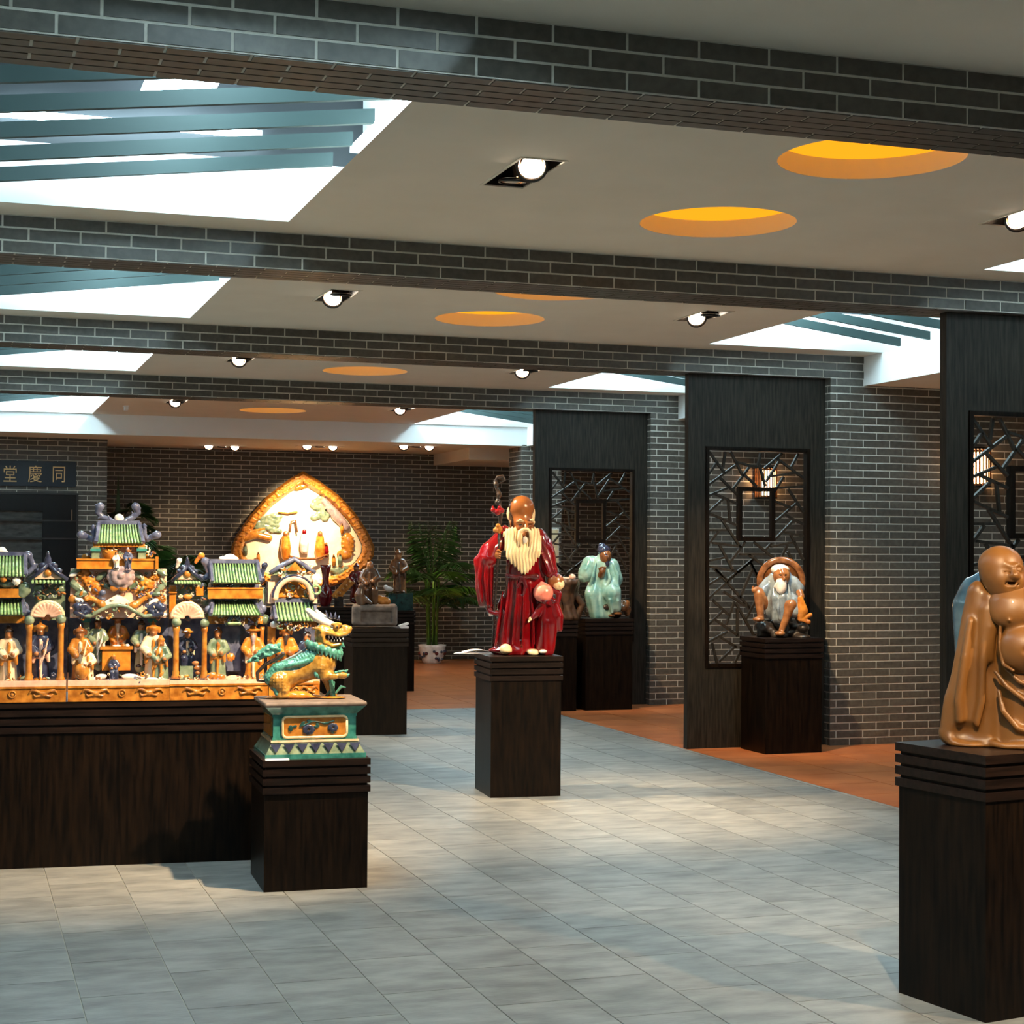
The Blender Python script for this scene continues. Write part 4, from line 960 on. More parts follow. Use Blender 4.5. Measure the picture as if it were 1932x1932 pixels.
s = Sculpt(.004); s.ell(P(600, 1150, -70), (32*k, 40*k, 16*k)).ell(P(560, 1165, -60), (30*k, 36*k, 14*k)); s.cut_below(0).build('shoe', 'g_brown', T)
rock(T, P, k, (630, 1115), (65, 70), seed=4, name='rock_seat', mat='g_brown'); rock(T, P, k, (500, 1130), (110, 60), seed=5, name='rock_base', mat='g_dark')

# gnarled root stand with red fruit beside it
fr = Frame(*ROOT, .90); P, k = cropper(fr, 1010, 860, 3.865)
T = tag(fr.empty('root_stand'), 'dark gnarled root-wood stand with a hollow basin', 'ornament'); rr = random.Random(8)
s = Sculpt(.006)
for i in range(9):
    a0 = i*.7; cx_ = 240+58*math.cos(a0); s.path([P(cx_, 920, 90*math.sin(a0)), P(cx_+rr.uniform(-30, 30), 1000, 70*math.sin(a0)), P(cx_+rr.uniform(-50, 50), 1090, 80*math.sin(a0)), P(cx_, 1180, 90*math.sin(a0))], [26*k, 30*k, 22*k, 30*k], k=.02)
s.ell(P(240, 930, 0), (82*k, 110*k, 30*k), k=.02).ell(P(240, 905, 0), (62*k, 85*k, 22*k), k=.01, mode='s'); s.cut_below(0).build('root', 'rootwood', T)
s = Sculpt(.004); s.ell(P(270, 885, 0), (26*k, 26*k, 24*k)).ell(P(215, 895, 10), (40*k, 36*k, 14*k), k=.004); s.build('fruit', 'g_pink', T)

# ---------------------------------------------------------------- fisherman figure with straw hat and fish
fr = Frame(*FISH, .91); P, k = cropper(fr, 1280, 700, 2.609)
T = tag(fr.empty('fisherman_statue'), 'crouching bearded fisherman figure in pale blue robe with orange fish', 'statue')
s = Sculpt(.005); fd = folds(.008, 80, 10)
s.path([P(505, 1050), P(500, 1150)], [70*k, 85*k], k=.02, flat=.8, disp=fd)
s.path([P(450, 1045), P(425, 1070, -20), P(415, 1085, -40)], [36*k, 32*k, 26*k], k=.015); s.path([P(560, 1045), P(590, 1070, -10)], [38*k, 30*k], k=.015)
s.path([P(500, 1130, -30), P(500, 1210, -50)], [62*k, 40*k], k=.02, disp=fd); s.path([P(560, 1140, -40), P(570, 1180, -60)], [44*k, 34*k], k=.02)
for q in (((470, 1060, -60), (465, 1110, -75), (470, 1170, -80)), ((540, 1050, -55), (550, 1110, -70), (540, 1170, -80)), ((495, 1120, -85), (490, 1170, -95), (500, 1220, -90)), ((450, 1050, -30), (430, 1075, -45), (420, 1090, -60))):
    s.path([P(*p_) for p_ in q], [5*k, 9*k, 6*k], k=.01)
s.build('robe', 'greyblue', T)
s = Sculpt(.005); s.path([P(430, 1150, -20), P(395, 1100, -60), P(405, 1210, -50)], [28*k, 25*k, 17*k], k=.012).path([P(530, 1160, -60), P(555, 1150, -80), P(525, 1230, -80), P(505, 1285, -80)], [28*k, 27*k, 19*k, 14*k], k=.012)
s.path([P(415, 1090, -50), P(385, 1075, -60), P(375, 1080, -70)], [18*k, 16*k, 14*k], k=.01).path([P(590, 1070, -10), P(605, 1110, -50)], [20*k, 16*k], k=.01)
s.ell(P(395, 1222, -75), (30*k, 40*k, 14*k), k=.01).ell(P(500, 1292, -100), (26*k, 36*k, 14*k), k=.01)
hand(s, P(372, 1075, -75), k, 26*k, along=(.3, 0, .9), up=(-.6, 0, .6), curl=.4); hand(s, P(606, 1118, -60), k, 26*k, along=(1, 0, 0), up=(.1, 0, -.9), curl=.5)
s.build('limbs', 'g_skin', T)
s = Sculpt(.004); s.ell(P(508, 1010, -50), (42*k, 42*k, 48*k), k=.01).ell(P(520, 1022, -92), (8*k, 10*k, 12*k), k=.006).ell(P(500, 978, -35), (46*k, 44*k, 28*k), k=.01, mid=1).ell(P(505, 1058, -80), (28*k, 20*k, 40*k), k=.012, mid=1).path([P(490, 1040, -88), P(475, 1062, -85)], [10*k, 6*k], k=.006, mid=1)
s.ell(P(502, 1006, -90), (7*k, 5*k, 3*k), k=.002, mode='s', mid=2).ell(P(530, 1006, -88), (7*k, 5*k, 3*k), k=.002, mode='s', mid=2)
s.build('head', ['g_skin', 'g_white', 'g_dark'], T)
fr_hat = [P(505+105*math.sin(t), 1035-105*math.cos(t), 40) for t in [(-1.9+3.8*i/16) for i in range(17)]]
mb = MB(); mb.tube(fr_hat, 17*k, n=8, flat=.5); mb.build('hat_rim', 'g_brown', T, smooth=True)
MB().lathe([(98*k, 0), (60*k, 18*k), (10*k, 34*k)], n=24).build('hat_crown', 'g_brown', T, smooth=True).matrix_local = Matrix.Translation(Vector(P(505, 1035, 44))) @ Matrix.Rotation(-math.pi/2, 4, 'X')
s = Sculpt(.004); s.path([P(600, 1120, -75), P(612, 1180, -80), P(600, 1220, -78)], [14*k, 26*k, 14*k], k=.012, flat=.6).path([P(612, 1225, -78), P(640, 1235, -78)], [8*k, 12*k], k=.008).path([P(612, 1225, -78), P(650, 1200, -78)], [8*k, 10*k], k=.008); s.build('fish', 'g_orange', T)
rock(T, P, k, (430, 1275), (75, 55), seed=2, name='rock_seat', n=12); rock(T, P, k, (570, 1285), (85, 45), seed=3, name='rock_base', n=12); rock(T, P, k, (500, 1230), (60, 80), seed=6, name='rock_core', n=8)

# ---------------------------------------------------------------- blue figure behind the laughing one
o = at(1888, 1200, Y=7.9); pedestal(o[0]+.06, 7.9, R(2), .42, .42, .91, 'dark pedestal under the stooping sky-blue figure')
fr = Frame(o[0]+.03, 7.9, .91); P, k = cropper(fr, 1680, 1000, 3.714)
T = tag(fr.empty('blue_statue'), 'stooping figure in glossy sky-blue robe behind the laughing figure', 'statue')
s = Sculpt(.007); fd = folds(.006, 60, 8)
s.path([P(640, 420), P(560, 540), P(600, 760), P(640, 1080)], [130*k, 135*k, 150*k, 170*k], k=.04, flat=.8, disp=fd).path([P(760, 480), P(880, 560, -30)], [90*k, 60*k], k=.03)
s.cut_below(0).build('robe', 'skyblue', T)
s = Sculpt(.005); s.ell(P(900, 400, -20), (70*k, 70*k, 85*k), k=.02).ell(P(930, 470, -50), (50*k, 40*k, 60*k), k=.02, mid=1); s.build('head', ['g_skin', 'g_white'], T)
s = Sculpt(.005); s.path([P(800, 430, 0), P(900, 430, -10)], [60*k, 50*k], k=.02); s.build('neck', 'g_skin', T)

# ---------------------------------------------------------------- seated bronze figure with deer on a stone block
fr = Frame(*MID, .913); P, k = cropper(fr, 420, 870, 3.864)
T = tag(fr.empty('bronze_statue'), 'seated bronze-brown figure with a small deer on a stone block', 'statue')
s = Sculpt(.008); s.box(P(1108, 1120), (165*k, 130*k, 78*k), r=.03).box(P(1120, 1135, -130), (110*k, 26*k, 42*k), r=.005, mode='s', k=.004); s.cut_below(0).build('stone_block', 'stone', T)
MB().box(P(1010, 0)[0], P(1240, 0)[0], -.118*1.0, -.10, P(0, 1178)[2], P(0, 1090)[2]).build('dark_panel', 'g_dark', T)
figurine(T, P, k, 1075, 700, 1050, 'bronze', 'bronze', v=0, trim='bronze', kind='none', seated=True, seed=31, vox=.0045, fa=.005, ff=90)
s = Sculpt(.004); s.path([P(1010, 1030, -90), P(1000, 980, -95), P(1012, 925, -100)], [34*k, 40*k, 24*k], k=.015).ell(P(1008, 908, -105), (20*k, 24*k, 16*k), k=.008).path([P(1030, 1000, -95), P(1080, 1035, -100)], [26*k, 14*k], k=.01)
for dx in (-8, 8): s.path([P(1008+dx, 895, -100), P(1008+dx*2.5, 870, -100)], [6*k, 4*k], k=.004)
s.build('deer', 'bronze', T)
rock(T, P, k, (1170, 1015), (70, 40), seed=7, name='scroll_pile', mat='g_orange', n=8, vox=.005)

# dark figure on the pedestal beside the palm
fr = Frame(*BEH, .909); P, k = cropper(fr, 420, 870, 3.864)
T = tag(fr.empty('dark_statue'), 'dark glossy brown figure on a grey-green block beside the palm', 'statue')
MB().box(P(1218, 0)[0], P(1395, 0)[0], -.16, .16, 0, P(0, 955)[2]).build('block', 'g_tealdark', T)
figurine(T, P, k, 1295, 640, 958, 'g_brown', 'g_brown', v=0, trim='bronze', kind='cap', seed=32, lean=-.05, vox=.006, fa=.006, ff=70)
s = Sculpt(.006); s.ell(P(1215, 935, -40), (32*k, 26*k, 20*k)).ell(P(1190, 920, -40), (20*k, 20*k, 18*k), k=.01); s.build('offering', 'g_white', T)

# things on the long stand before the plaque
def on_stand(v=0.0): return Frame(SHELF[0], SHELF[1], .955, R(-3))
fr = on_stand(); P, k = cropper(fr, 420, 870, 3.864)
p = P(765, 1000); fv = Frame(*(fr.o+fr.ux*p[0]+fr.uy*.15)[:2], .955); Pv, kv = cropper(fv, 420, 870, 3.864)
T = tag(fv.empty('red_vase'), 'dark red glazed vase with slender neck before the plaque', 'vase')
prof = [(r_*kv, Pv(765, y_)[2]) for r_, y_ in ((34, 1020), (40, 1000), (52, 960), (55, 925), (40, 895), (24, 860), (24, 800), (34, 755), (40, 720), (36, 720), (28, 750), (18, 800))]
z0 = prof[0][1]; MB().lathe([(r_, z_-z0) for r_, z_ in prof], n=24).build('body', 'red_robe', T, smooth=True)
MB().lathe([(30*kv, 0), (36*kv, .006), (34*kv, .02)], n=24).build('foot', 'wine_robe', T, smooth=True)
p = P(875, 1000); fv = Frame(*(fr.o+fr.ux*p[0]-fr.uy*.10)[:2], .955); Pv, kv = cropper(fv, 420, 870, 3.864)
T = tag(fv.empty('leaning_tablet'), 'orange carved tablet leaning at a slant before the plaque', 'tablet')
a_, b_ = Pv(815, 1000), Pv(935, 870); L_ = float(np.linalg.norm(b_-a_)); h_ = 32*kv
mb = MB().box(0, L_, -.04, .04, -h_, h_).build('slab', 'g_orange', T); tm = Matrix.Translation(Vector((a_[0], 0, a_[2]))) @ Matrix.Rotation(-math.atan2(b_[2]-a_[2], b_[0]-a_[0]), 4, 'Y'); mb.matrix_local = tm
mb2 = MB()
for i in range(5): mb2.ball((L_*(i+.5)/5, -.045, 0), (L_*.07, .012, h_*.5))
mb2.build('carving', 'g_ochre', T, smooth=True).matrix_local = tm
rest = MB().box(-.05, .05, -.05, .05, 0, max(.01, a_[2]+.02)).build('rest', 'g_dark', T); rest.location = (a_[0]+.05, 0, 0)
p = P(975, 1000); fv = Frame(*(fr.o+fr.ux*p[0]+fr.uy*.15)[:2], .955); Pv, kv = cropper(fv, 420, 870, 3.864)
T = tag(fv.empty('red_figure'), 'small dark red figure behind the bronze-brown one', 'statue')
figurine(T, Pv, kv, 975, 740, 1010, 'red_robe', 'wine_robe', v=0, trim='wine_robe', kind='cap', seed=33, vox=.006, fa=.005, ff=80)
MB().box(-60*kv, 60*kv, -.08, .08, 0, .02).build('base', 'g_dark', T)

# ---------------------------------------------------------------- spade-shaped plaque on the back wall
fr = Frame(4.69, 23.62, 0, 0.0); k = fr.m
OUT = [(572, 889), (600, 905), (640, 935), (672, 970), (695, 1005), (707, 1032), (705, 1050), (690, 1072), (655, 1096), (610, 1112), (572, 1118), (530, 1112), (488, 1096), (455, 1075), (438, 1055), (435, 1036), (445, 1010), (470, 975), (505, 935), (545, 904)]
def resample(pts, n):
    pts = [np.array(p, float) for p in pts]; Q = pts+[pts[0]]; d = [0]
    for i in range(len(pts)): d.append(d[-1]+np.linalg.norm(Q[i+1]-Q[i]))
    out = []
    for j in range(n):
        t = d[-1]*j/n; i = max(q for q in range(len(pts)) if d[q] <= t); f = (t-d[i])/(d[i+1]-d[i]); out.append(tuple(Q[i]+(Q[i+1]-Q[i])*f))
    return out
OP = resample(OUT, 90); cen = (572, 1020)
INN = [(cen[0]+(x_-cen[0])*.83, cen[1]+(y_-cen[1])*.80) for x_, y_ in OP]
T = tag(empty('spade_plaque', (4.69, 23.62, 0)), 'large spade-shaped relief plaque with carved amber rim on brick wall', 'plaque')
mb = MB(); n = 90; V = []
for pts, v in ((OP, .17), (OP, .03), ([((a[0]*.75+b[0]*.25), (a[1]*.75+b[1]*.25)) for a, b in zip(OP, INN)], -.06), ([((a[0]*.3+b[0]*.7), (a[1]*.3+b[1]*.7)) for a, b in zip(OP, INN)], -.06), (INN, .03)):
    V += [tuple(fr.px(x_, y_, v)) for x_, y_ in pts]
mb.add(V, [(r_*n+i, r_*n+(i+1) % n, (r_+1)*n+(i+1) % n, (r_+1)*n+i) for r_ in range(4) for i in range(n)])
mb.build('rim', 'plaque_rim', T)
s = Sculpt(.014); rr = random.Random(11)
for i in range(0, 90):
    a, b = OP[i], INN[i]
    for f in (.3, .65): s.ell(fr.px(a[0]+(b[0]-a[0])*f+rr.uniform(-2, 2), a[1]+(b[1]-a[1])*f+rr.uniform(-2, 2), -.055), (.030, .022, .022), k=.012)
s.build('rim_scrolls', 'plaque_rim', T)
MB().prism([tuple(fr.px(x_, y_, 0)[[0, 2]]) for x_, y_ in INN], .05, .15).build('ground', 'plaque_cream', T)
def crop(cx, cy, v): return fr.px(420+cx/3.864, 870+cy/3.864, v)
kk = k/3.864
s = Sculpt(.012)
for i in range(40): s.ell(crop(rr.uniform(230, 420), rr.uniform(390, 520), .04), (26*kk, .03, 18*kk), k=.01)
for i in range(30): s.ell(crop(rr.uniform(660, 760), rr.uniform(270, 420), .04), (30*kk, .03, 22*kk), k=.01)
for i in range(14): s.ell(crop(rr.uniform(800, 900), rr.uniform(780, 850), .02), (26*kk, .04, 18*kk), k=.01)
s.build('trees', 'g_jade', T)
s = Sculpt(.012)
s.path([crop(740, 290, .03), crop(830, 400, .03), crop(900, 480, .03)], [26*kk, 40*kk, 30*kk], k=.01)
for i in range(8): s.path([crop(770+i*16, 300+i*20, .0), crop(750+i*18, 350+i*19, .0)], 7*kk, k=.005)
s.build('roof_relief', 'g_mauve', T)
s = Sculpt(.012)
s.path([crop(150, 570, .03), crop(250, 540, .03), crop(340, 560, .03)], 24*kk, k=.02).path([crop(180, 530, .04), crop(300, 490, .04)], 16*kk, k=.02); s.ell(crop(910, 600, .03), (50*kk, .05, 80*kk), k=.02).ell(crop(890, 680, .03), (60*kk, .05, 40*kk), k=.02)
for i in range(4): s.path([crop(865, 560+i*32, .0), crop(955, 560+i*32, .0)], 6*kk, k=.005)
s.path([crop(410, 375, .03), crop(480, 380, .02), crop(540, 372, .03)], 8*kk, k=.01).path([crop(800, 780, .02), crop(960, 760, .02)], 8*kk, k=.01)
for i in range(5): s.ell(crop(540+i*14, 180+rr.uniform(-20, 20), .03), (26*kk, .03, 16*kk), k=.01)
s.build('hills_and_boats', 'g_ochre', T)
def relief_man(cx, cy, hgt, m, hm):
    s = Sculpt(.010); h = hgt
    s.path([crop(cx, cy, -.02), crop(cx, cy+h*.55, -.02), crop(cx, cy+h, .0)], [h*.22*kk, h*.30*kk, h*.26*kk], k=.02).ell(crop(cx, cy-h*.22, -.05), (h*.15*kk, h*.15*kk, h*.18*kk), k=.01, mid=1); s.build('relief_figure', [m, hm], T)
relief_man(460, 560, 130, 'g_orange', 'g_brown'); relief_man(710, 560, 130, 'g_orange', 'g_brown'); relief_man(595, 540, 110, 'g_white', 'red_robe'); relief_man(755, 620, 70, 'red_robe', 'g_brown')
relief_man(165, 620, 60, 'g_jade', 'g_brown'); relief_man(260, 680, 50, 'g_orange', 'g_brown'); relief_man(810, 700, 55, 'g_ochre', 'g_brown'); relief_man(855, 690, 60, 'g_jade', 'g_brown'); relief_man(870, 470, 50, 'g_orange', 'g_brown')
mb = MB(); mb.tube([crop(470, 690, -.04), crop(560, 712, -.06), crop(680, 712, -.06), crop(770, 680, -.04)], 9*kk, n=8); mb.tube([crop(490, 520, .0), crop(500, 440, .0), crop(530, 430, .0), crop(545, 520, .0)], 6*kk, n=6); mb.build('terrace_edge', 'g_brown', T, smooth=True)

# ---------------------------------------------------------------- plants
def frond(parent, base, az, length, rise, droop, n=22, leaf=.30, mat='leaf', seed=0, w=.016):
    rr = random.Random(seed); mb = MB(); d = Vector((math.sin(az), -math.cos(az), 0)); pts = []
    for i in range(n+1):
        t = i/n; pts.append(Vector(base)+d*(length*t)+Vector((0, 0, rise*t-droop*t*t)))
    mb.tube(pts, [.010*(1-.8*i/n) for i in range(n+1)], n=5)
    for i in range(4, n+1):
        t = i/n; ll = leaf*math.sin(math.pi*min(1, .12+t*.86))+.04
        for sd in (-1, 1):
            side = d.cross(Vector((0, 0, 1)))*sd; tip = pts[i]+(side*.8+d*.6).normalized()*ll+Vector((0, 0, -ll*rr.uniform(.1, .45)))
            mid_ = (pts[i]+tip)/2+Vector((0, 0, ll*.08)); wv = d*w
            mb.add([pts[i], mid_+wv, tip, mid_-wv], [(0, 1, 2), (0, 2, 3)])
    return mb.build('frond', mat, parent)
def pot(e, r, h, mat):
    MB().lathe([(r*.62, 0), (r*.72, .03), (r*.98, h*.55), (r*1.0, h*.85), (r*1.08, h), (r*.95, h), (r*.88, h*.88)], n=28).build('pot', mat, e, smooth=True)
    MB().lathe([(.001, h*.86), (r*.9, h*.86), (r*.9, h*.87), (.001, h*.88)], n=20).build('soil', 'soil', e)
pp = at(815, 1252, Z=0)
e = tag(empty("potted_palm", (pp[0], pp[1], 0)), 'leafy palm in painted porcelain pot against the back wall', 'plant')
pot(e, .19, .27, 'porcelain')
mb = MB(); rr = random.Random(4)
for i in range(26):
    a = rr.uniform(0, 6.28); z = rr.uniform(.05, .2); r_ = .125+.065*min(1, z/.15); mb.ball((r_*math.cos(a), r_*math.sin(a), z), (.022, .022, .02))
mb.mi = 1
for i in range(8): a = i*.8; mb.ball((.183*math.cos(a), .183*math.sin(a), .15), (.028, .028, .025))
mb.build('painted_flowers', ['g_navy', 'wine_robe'], e, smooth=True, mids=True)
for i in range(7):
    a = i*.9; b0 = Vector((.06*math.cos(a), .06*math.sin(a), .2)); MB().tube([b0, b0*1.3+Vector((0, 0, .45)), b0*1.7+Vector((0, 0, .85))], [.016, .013, .010], n=6).build('stem', 'leaf_light', e, smooth=True)
for i in range(22):
    az = i*2.4; hi_ = rr.uniform(.75, 1.25); frond(e, (0.1*math.sin(az), -.1*math.cos(az), rr.uniform(.75, 1.25)), az, rr.uniform(.45, .75), hi_*.6, hi_*.55, mat='leaf_light' if i % 3 == 0 else 'leaf', seed=i)
for i in range(8):
    az = i*.8+.3; frond(e, (0.05*math.sin(az), -.05*math.cos(az), 1.2), az, rr.uniform(.15, .4), .95, .15, leaf=.26, seed=40+i)
def shrub(px_, ytop, Y, label, h=None, n=12, name='potted_plant', spread=.45):
    p = at(px_, ytop, Y=Y); e = tag(empty(name, (p[0], Y, 0)), label, 'plant'); pot(e, .16, .26, 'g_dark'); H_ = p[2]; rr = random.Random(int(px_))
    MB().tube([(0, 0, .2), (.02, 0, H_*.5), (0, 0, H_*.8)], [.02, .016, .01], n=6).build('stem', 'leaf', e, smooth=True)
    for i in range(n):
        az = i*2.4; L_ = rr.uniform(.6, 1)*spread; ri = rr.uniform(.0, .22); frond(e, (0, 0, H_*rr.uniform(.72, .92)), az, L_, ri+.05, .25, leaf=.24, seed=i+int(px_))
shrub(285, 1000, 20.7, 'dark leafy plant behind the temple tower of the frieze', n=10, spread=.3)
shrub(345, 1032, 19.5, 'low dark foliage behind the twin-roofed frieze panel', n=12, spread=.45)
shrub(390, 1036, 21.9, 'dark spreading plant beside the spade-shaped plaque', n=12, spread=.4)
p = at(230, 920, Y=22.9); e = tag(empty('tall_plant', (p[0]+.18, 23.25, 0)), 'tall dark plant in the corner beside the name board', 'plant'); pot(e, .18, .3, 'g_dark')
MB().tube([(0, 0, .2), (0, 0, 1.6), (.03, 0, 2.1)], [.025, .02, .012], n=6).build('stem', 'leaf', e, smooth=True)
for i in range(10): frond(e, (0, 0, 1.75+.05*i), i*2.4, .30, .12, .25, leaf=.2, seed=i+90)
MB().add([(-.26, -.02, .2), (-.16, -.02, .2), (-.15, -.02, 1.9), (-.20, 0, 2.62), (-.24, -.02, 1.9), (-.2, .04, .2), (-.2, .03, 1.9)], [(0, 1, 2, 4), (4, 2, 3), (1, 5, 6, 2), (5, 0, 4, 6), (2, 6, 3), (6, 4, 3)]).build('spike_leaf', 'leaf', e)

# ---------------------------------------------------------------- papers and cards
def card(name, pts, label, cat, th=.004, mat='paper', base=(0, 0, 0), rz=0):
    e = tag(empty(name, base, rz), label, cat); return e
FS2 = Frame(SAGE[0], SAGE[1], .905, R(-4.5))
e = tag(empty('open_brochure', (FS2.o+FS2.ux*-.225+FS2.uy*.165).tolist(), R(-4.5)), 'open white brochure at the red sage\'s feet, overhanging the pedestal', 'brochure')
MB().add([(-.19, -.06, .003), (.09, -.06, .003), (.09, .07, .003), (-.13, .07, .003), (-.19, -.06, .001), (.09, -.06, .001), (.09, .07, .001), (-.13, .07, .001)], [(0, 1, 2, 3), (7, 6, 5, 4), (0, 4, 5, 1), (1, 5, 6, 2), (2, 6, 7, 3), (3, 7, 4, 0)]).build('page', 'paper', e)
mb = MB(); V = []
for i in range(9):
    t = i/8; V += [(-.11+.19*t, -.055, .008+.016*math.sin(math.pi*t)), (-.11+.19*t, .065, .008+.016*math.sin(math.pi*t))]
mb.add(V, [(2*i, 2*i+2, 2*i+3, 2*i+1) for i in range(8)]); mb.build('curled_page', 'paper', e, smooth=True)
def label_card(fr_, u, v, w_, d_, z, lab):
    o = fr_.o+fr_.ux*u+fr_.uy*v; e = tag(empty('name_card', (o[0], o[1], z), fr_.rz), lab, 'card'); MB().frustum((-w_/2, w_/2, -d_/2, d_/2, 0), (-w_/2, w_/2, -d_/2+.003, d_/2-.003, .006)).build('card_body', 'paper', e)
label_card(Frame(LION[0], LION[1], .606, R(-2.4)), -.185, -.228, .11, .03, .606, 'small white name card in front of the lion plinth')
label_card(Frame(BUD[0], BUD[1], .901, RB), .07, -.20, .09, .045, .901, 'pinkish name card at the laughing figure\'s feet')
p = at(720, 1178, Y=14.3); 
e = tag(empty('folded_leaflet', (MID[0]+.205, MID[1]-.19, .913), R(-4)), 'folded white leaflet beside the stone block', 'leaflet')
MB().box(-.035, .035, -.04, .04, 0, .018).build('lower_fold', 'paper', e); mb = MB().box(-.045, .04, -.04, .04, 0, .016).build('upper_fold', 'paper', e); mb.location = (0, 0, .022); mb.rotation_euler = (0, R(-18), 0)
# ================================================================== CERAMIC TEMPLE FRIEZE (four fired panels on the bench)
def panel(xl, xr, label, x0, y0, s):
    """xl, xr in crop pixels of (x0,y0,s)"""
    b = FB.px(x0+(xl+xr)/2/s, 1320, 0)[0]; o = FB.o+FB.ux*b; fr = Frame(o[0], o[1], .82, RZB); P, k = cropper(fr, x0, y0, s)
    T = tag(fr.empty('ceramic_frieze_panel'), label, 'ceramic panel', 'panels of the ceramic temple frieze'); return T, P, k
def fbox(T, P, name, mat, x0, x1, y0, y1, v0, v1):
    a, b = P(x0, y1), P(x1, y0); return MB().box(a[0], b[0], v0, v1, a[2], b[2]).build(name, mat, T)
def base(T, P, k, x0, x1, yb, yt, ytt):
    zt = P(0, yt)[2]; a, b = P(x0, yb)[0], P(x1, yb)[0]
    MB().box(a, b, 0, .30, 0, zt).box(a, b, -.006, .0, 0, .010).box(a, b, -.006, 0, zt-.010, zt).build('base_slab', 'g_ochre', T)
    MB().box(a, b, -.004, .30, zt, P(0, ytt)[2]).build('stage_slab', 'g_pink', T)
    MB().box(a, b, .22, .28, P(0, ytt)[2], P(0, ytt)[2]+.30).build('back_board', 'g_blue', T)
    w = b-a; zc = zt*.5
    for cx in (a+w*.27, a+w*.80):
        s = Sculpt(.0032); r = min(.045, w*.11)
        s.ell((cx, -.004, zc), (r*.3, .010, r*.3), k=.005)
        for sg in (-1, 1):
            s.path([(cx+sg*r*.2, -.004, zc+.004), (cx+sg*r*.7, -.006, zc+.016), (cx+sg*r*1.2, -.004, zc+.020), (cx+sg*r*1.5, -.003, zc+.004)], [.007, .008, .006, .004], k=.005)
            s.path([(cx+sg*r*.3, -.004, zc-.006), (cx+sg*r*.8, -.005, zc-.012), (cx+sg*r*1.0, -.003, zc-.002)], [.006, .006, .004], k=.004)
        s.build('bat_relief', 'g_ochre', T)
    mb = MB(); cx = a+w*.53; mb.tube([(cx+.016*math.cos(t), -.003, zc+.016*math.sin(t)) for t in [i*math.pi/8 for i in range(17)]], .004, n=6); mb.ball((cx, -.003, zc), (.008, .006, .008)); mb.build('boss_relief', 'g_ochre', T, smooth=True)
def tiled_roof(T, P, k, xt0, xt1, xb0, xb1, yt, yb, n, vt=.15, vb=.02, mat='g_green'):
    mb = MB()
    for i in range(n):
        f = (i+.5)/n; a = P(xt0+(xt1-xt0)*f, yt); b = P(xb0+(xb1-xb0)*f, yb); a[1] = vt; b[1] = vb; m_ = (a+b)/2; m_[2] -= .01; m_[1] -= .004
        r = (xb1-xb0)/n*k*.38; mb.tube([a, m_, b], [r*.9, r, r*1.08], n=7); mb.ball(b+np.array([0, -.002, 0]), r*1.12, n=8, m=4)
    mb.build('roof_tiles', mat, T, smooth=True)
    A, B, C_, D_ = P(xt0, yt), P(xt1, yt), P(xb1, yb), P(xb0, yb)
    V = []
    for q, v in ((A, vt), (B, vt), (C_, vb), (D_, vb)): V += [(q[0], v+.012, q[2]-.004), (q[0], v+.03, q[2]-.012)]
    MB().add(V, [(0, 2, 4, 6), (7, 5, 3, 1), (0, 1, 3, 2), (2, 3, 5, 4), (4, 5, 7, 6), (6, 7, 1, 0)]).build('roof_deck', 'g_jade', T)
    mb = MB(); a, b = P(xt0, yt), P(xt1, yt); mb.box(a[0]-.006, b[0]+.006, vt-.012, vt+.03, a[2]-.004, a[2]+.016)
    for (p, q) in ((P(xt0, yt), P(xb0, yb)), (P(xt1, yt), P(xb1, yb))):
        p[1] = vt-.004; q[1] = vb-.006; mb.tube([p, (p+q)/2+np.array([0, -.004, -.004]), q], [.012, .011, .012], n=6)
    mb.build('roof_ridges', 'g_blue', T)
def blob(T, P, k, name, mat, items, v=0, vox=.0036, kk=.006):
    s = Sculpt(vox)
    for it in items:
        cx, cy, rx, ry = it[:4]; vv = it[4] if len(it) > 4 else v; s.ell(P(cx, cy, vv), (rx*k, max(.010, min(rx, ry)*k*.7), ry*k), k=kk, rot=(0, it[5], 0) if len(it) > 5 else None)
    return s.build(name, mat, T)
def dragon(T, P, k, pts, r, mat, v, name='dragon', seed=1, spikes=10):
    s = Sculpt(.0036); rr = random.Random(seed); Q = [P(a, b, v+20*math.sin(i)) for i, (a, b) in enumerate(pts)]
    s.path(Q, [r*k*(1-.5*i/len(Q)) for i in range(len(Q))], k=.008)
    for i in range(spikes):
        j = rr.randrange(len(Q)-1); f = rr.random(); p = Q[j]*(1-f)+Q[j+1]*f; d = np.array([rr.uniform(-1, 1), -.4, rr.uniform(-.6, 1)]); s.cone(p, p+d*r*k*1.6, r*k*.45, r*k*.12, k=.004)
    s.ell(Q[0], (r*k*1.3, r*k*1.1, r*k*1.1), k=.008); return s.build(name, mat, T)
def flower(T, P, k, cx, cy, r, mat, v, n=8, name='flower'):
    s = Sculpt(.0032); c = P(cx, cy, v)
    for ring, rr_, m in ((1, .72, n), (.5, .42, max(5, n-3))):
        for i in range(m):
            t = 2*math.pi*i/m+ring; s.ell(c+np.array([math.cos(t)*r*k*rr_, -(1-ring)*r*k*.5, math.sin(t)*r*k*rr_]), (r*k*.34, r*k*.20, r*k*.34), k=.003)
    s.ell(c+np.array([0, -r*k*.35, 0]), r*k*.28, k=.004); return s.build(name, mat, T)
def leaf_relief(T, P, k, lst, v, mat='g_jade', name='leaves'):
    s = Sculpt(.0034)
    for cx, cy, L_, a in lst: s.ell(P(cx, cy, v), (L_*k, .010, L_*k*.48), k=.004, rot=(0, -a, 0)); s.path([P(cx-L_*.8*math.cos(a), cy+L_*.8*math.sin(a), v-12), P(cx+L_*.8*math.cos(a), cy-L_*.8*math.sin(a), v-12)], .004, k=.003)
    return s.build(name, mat, T)
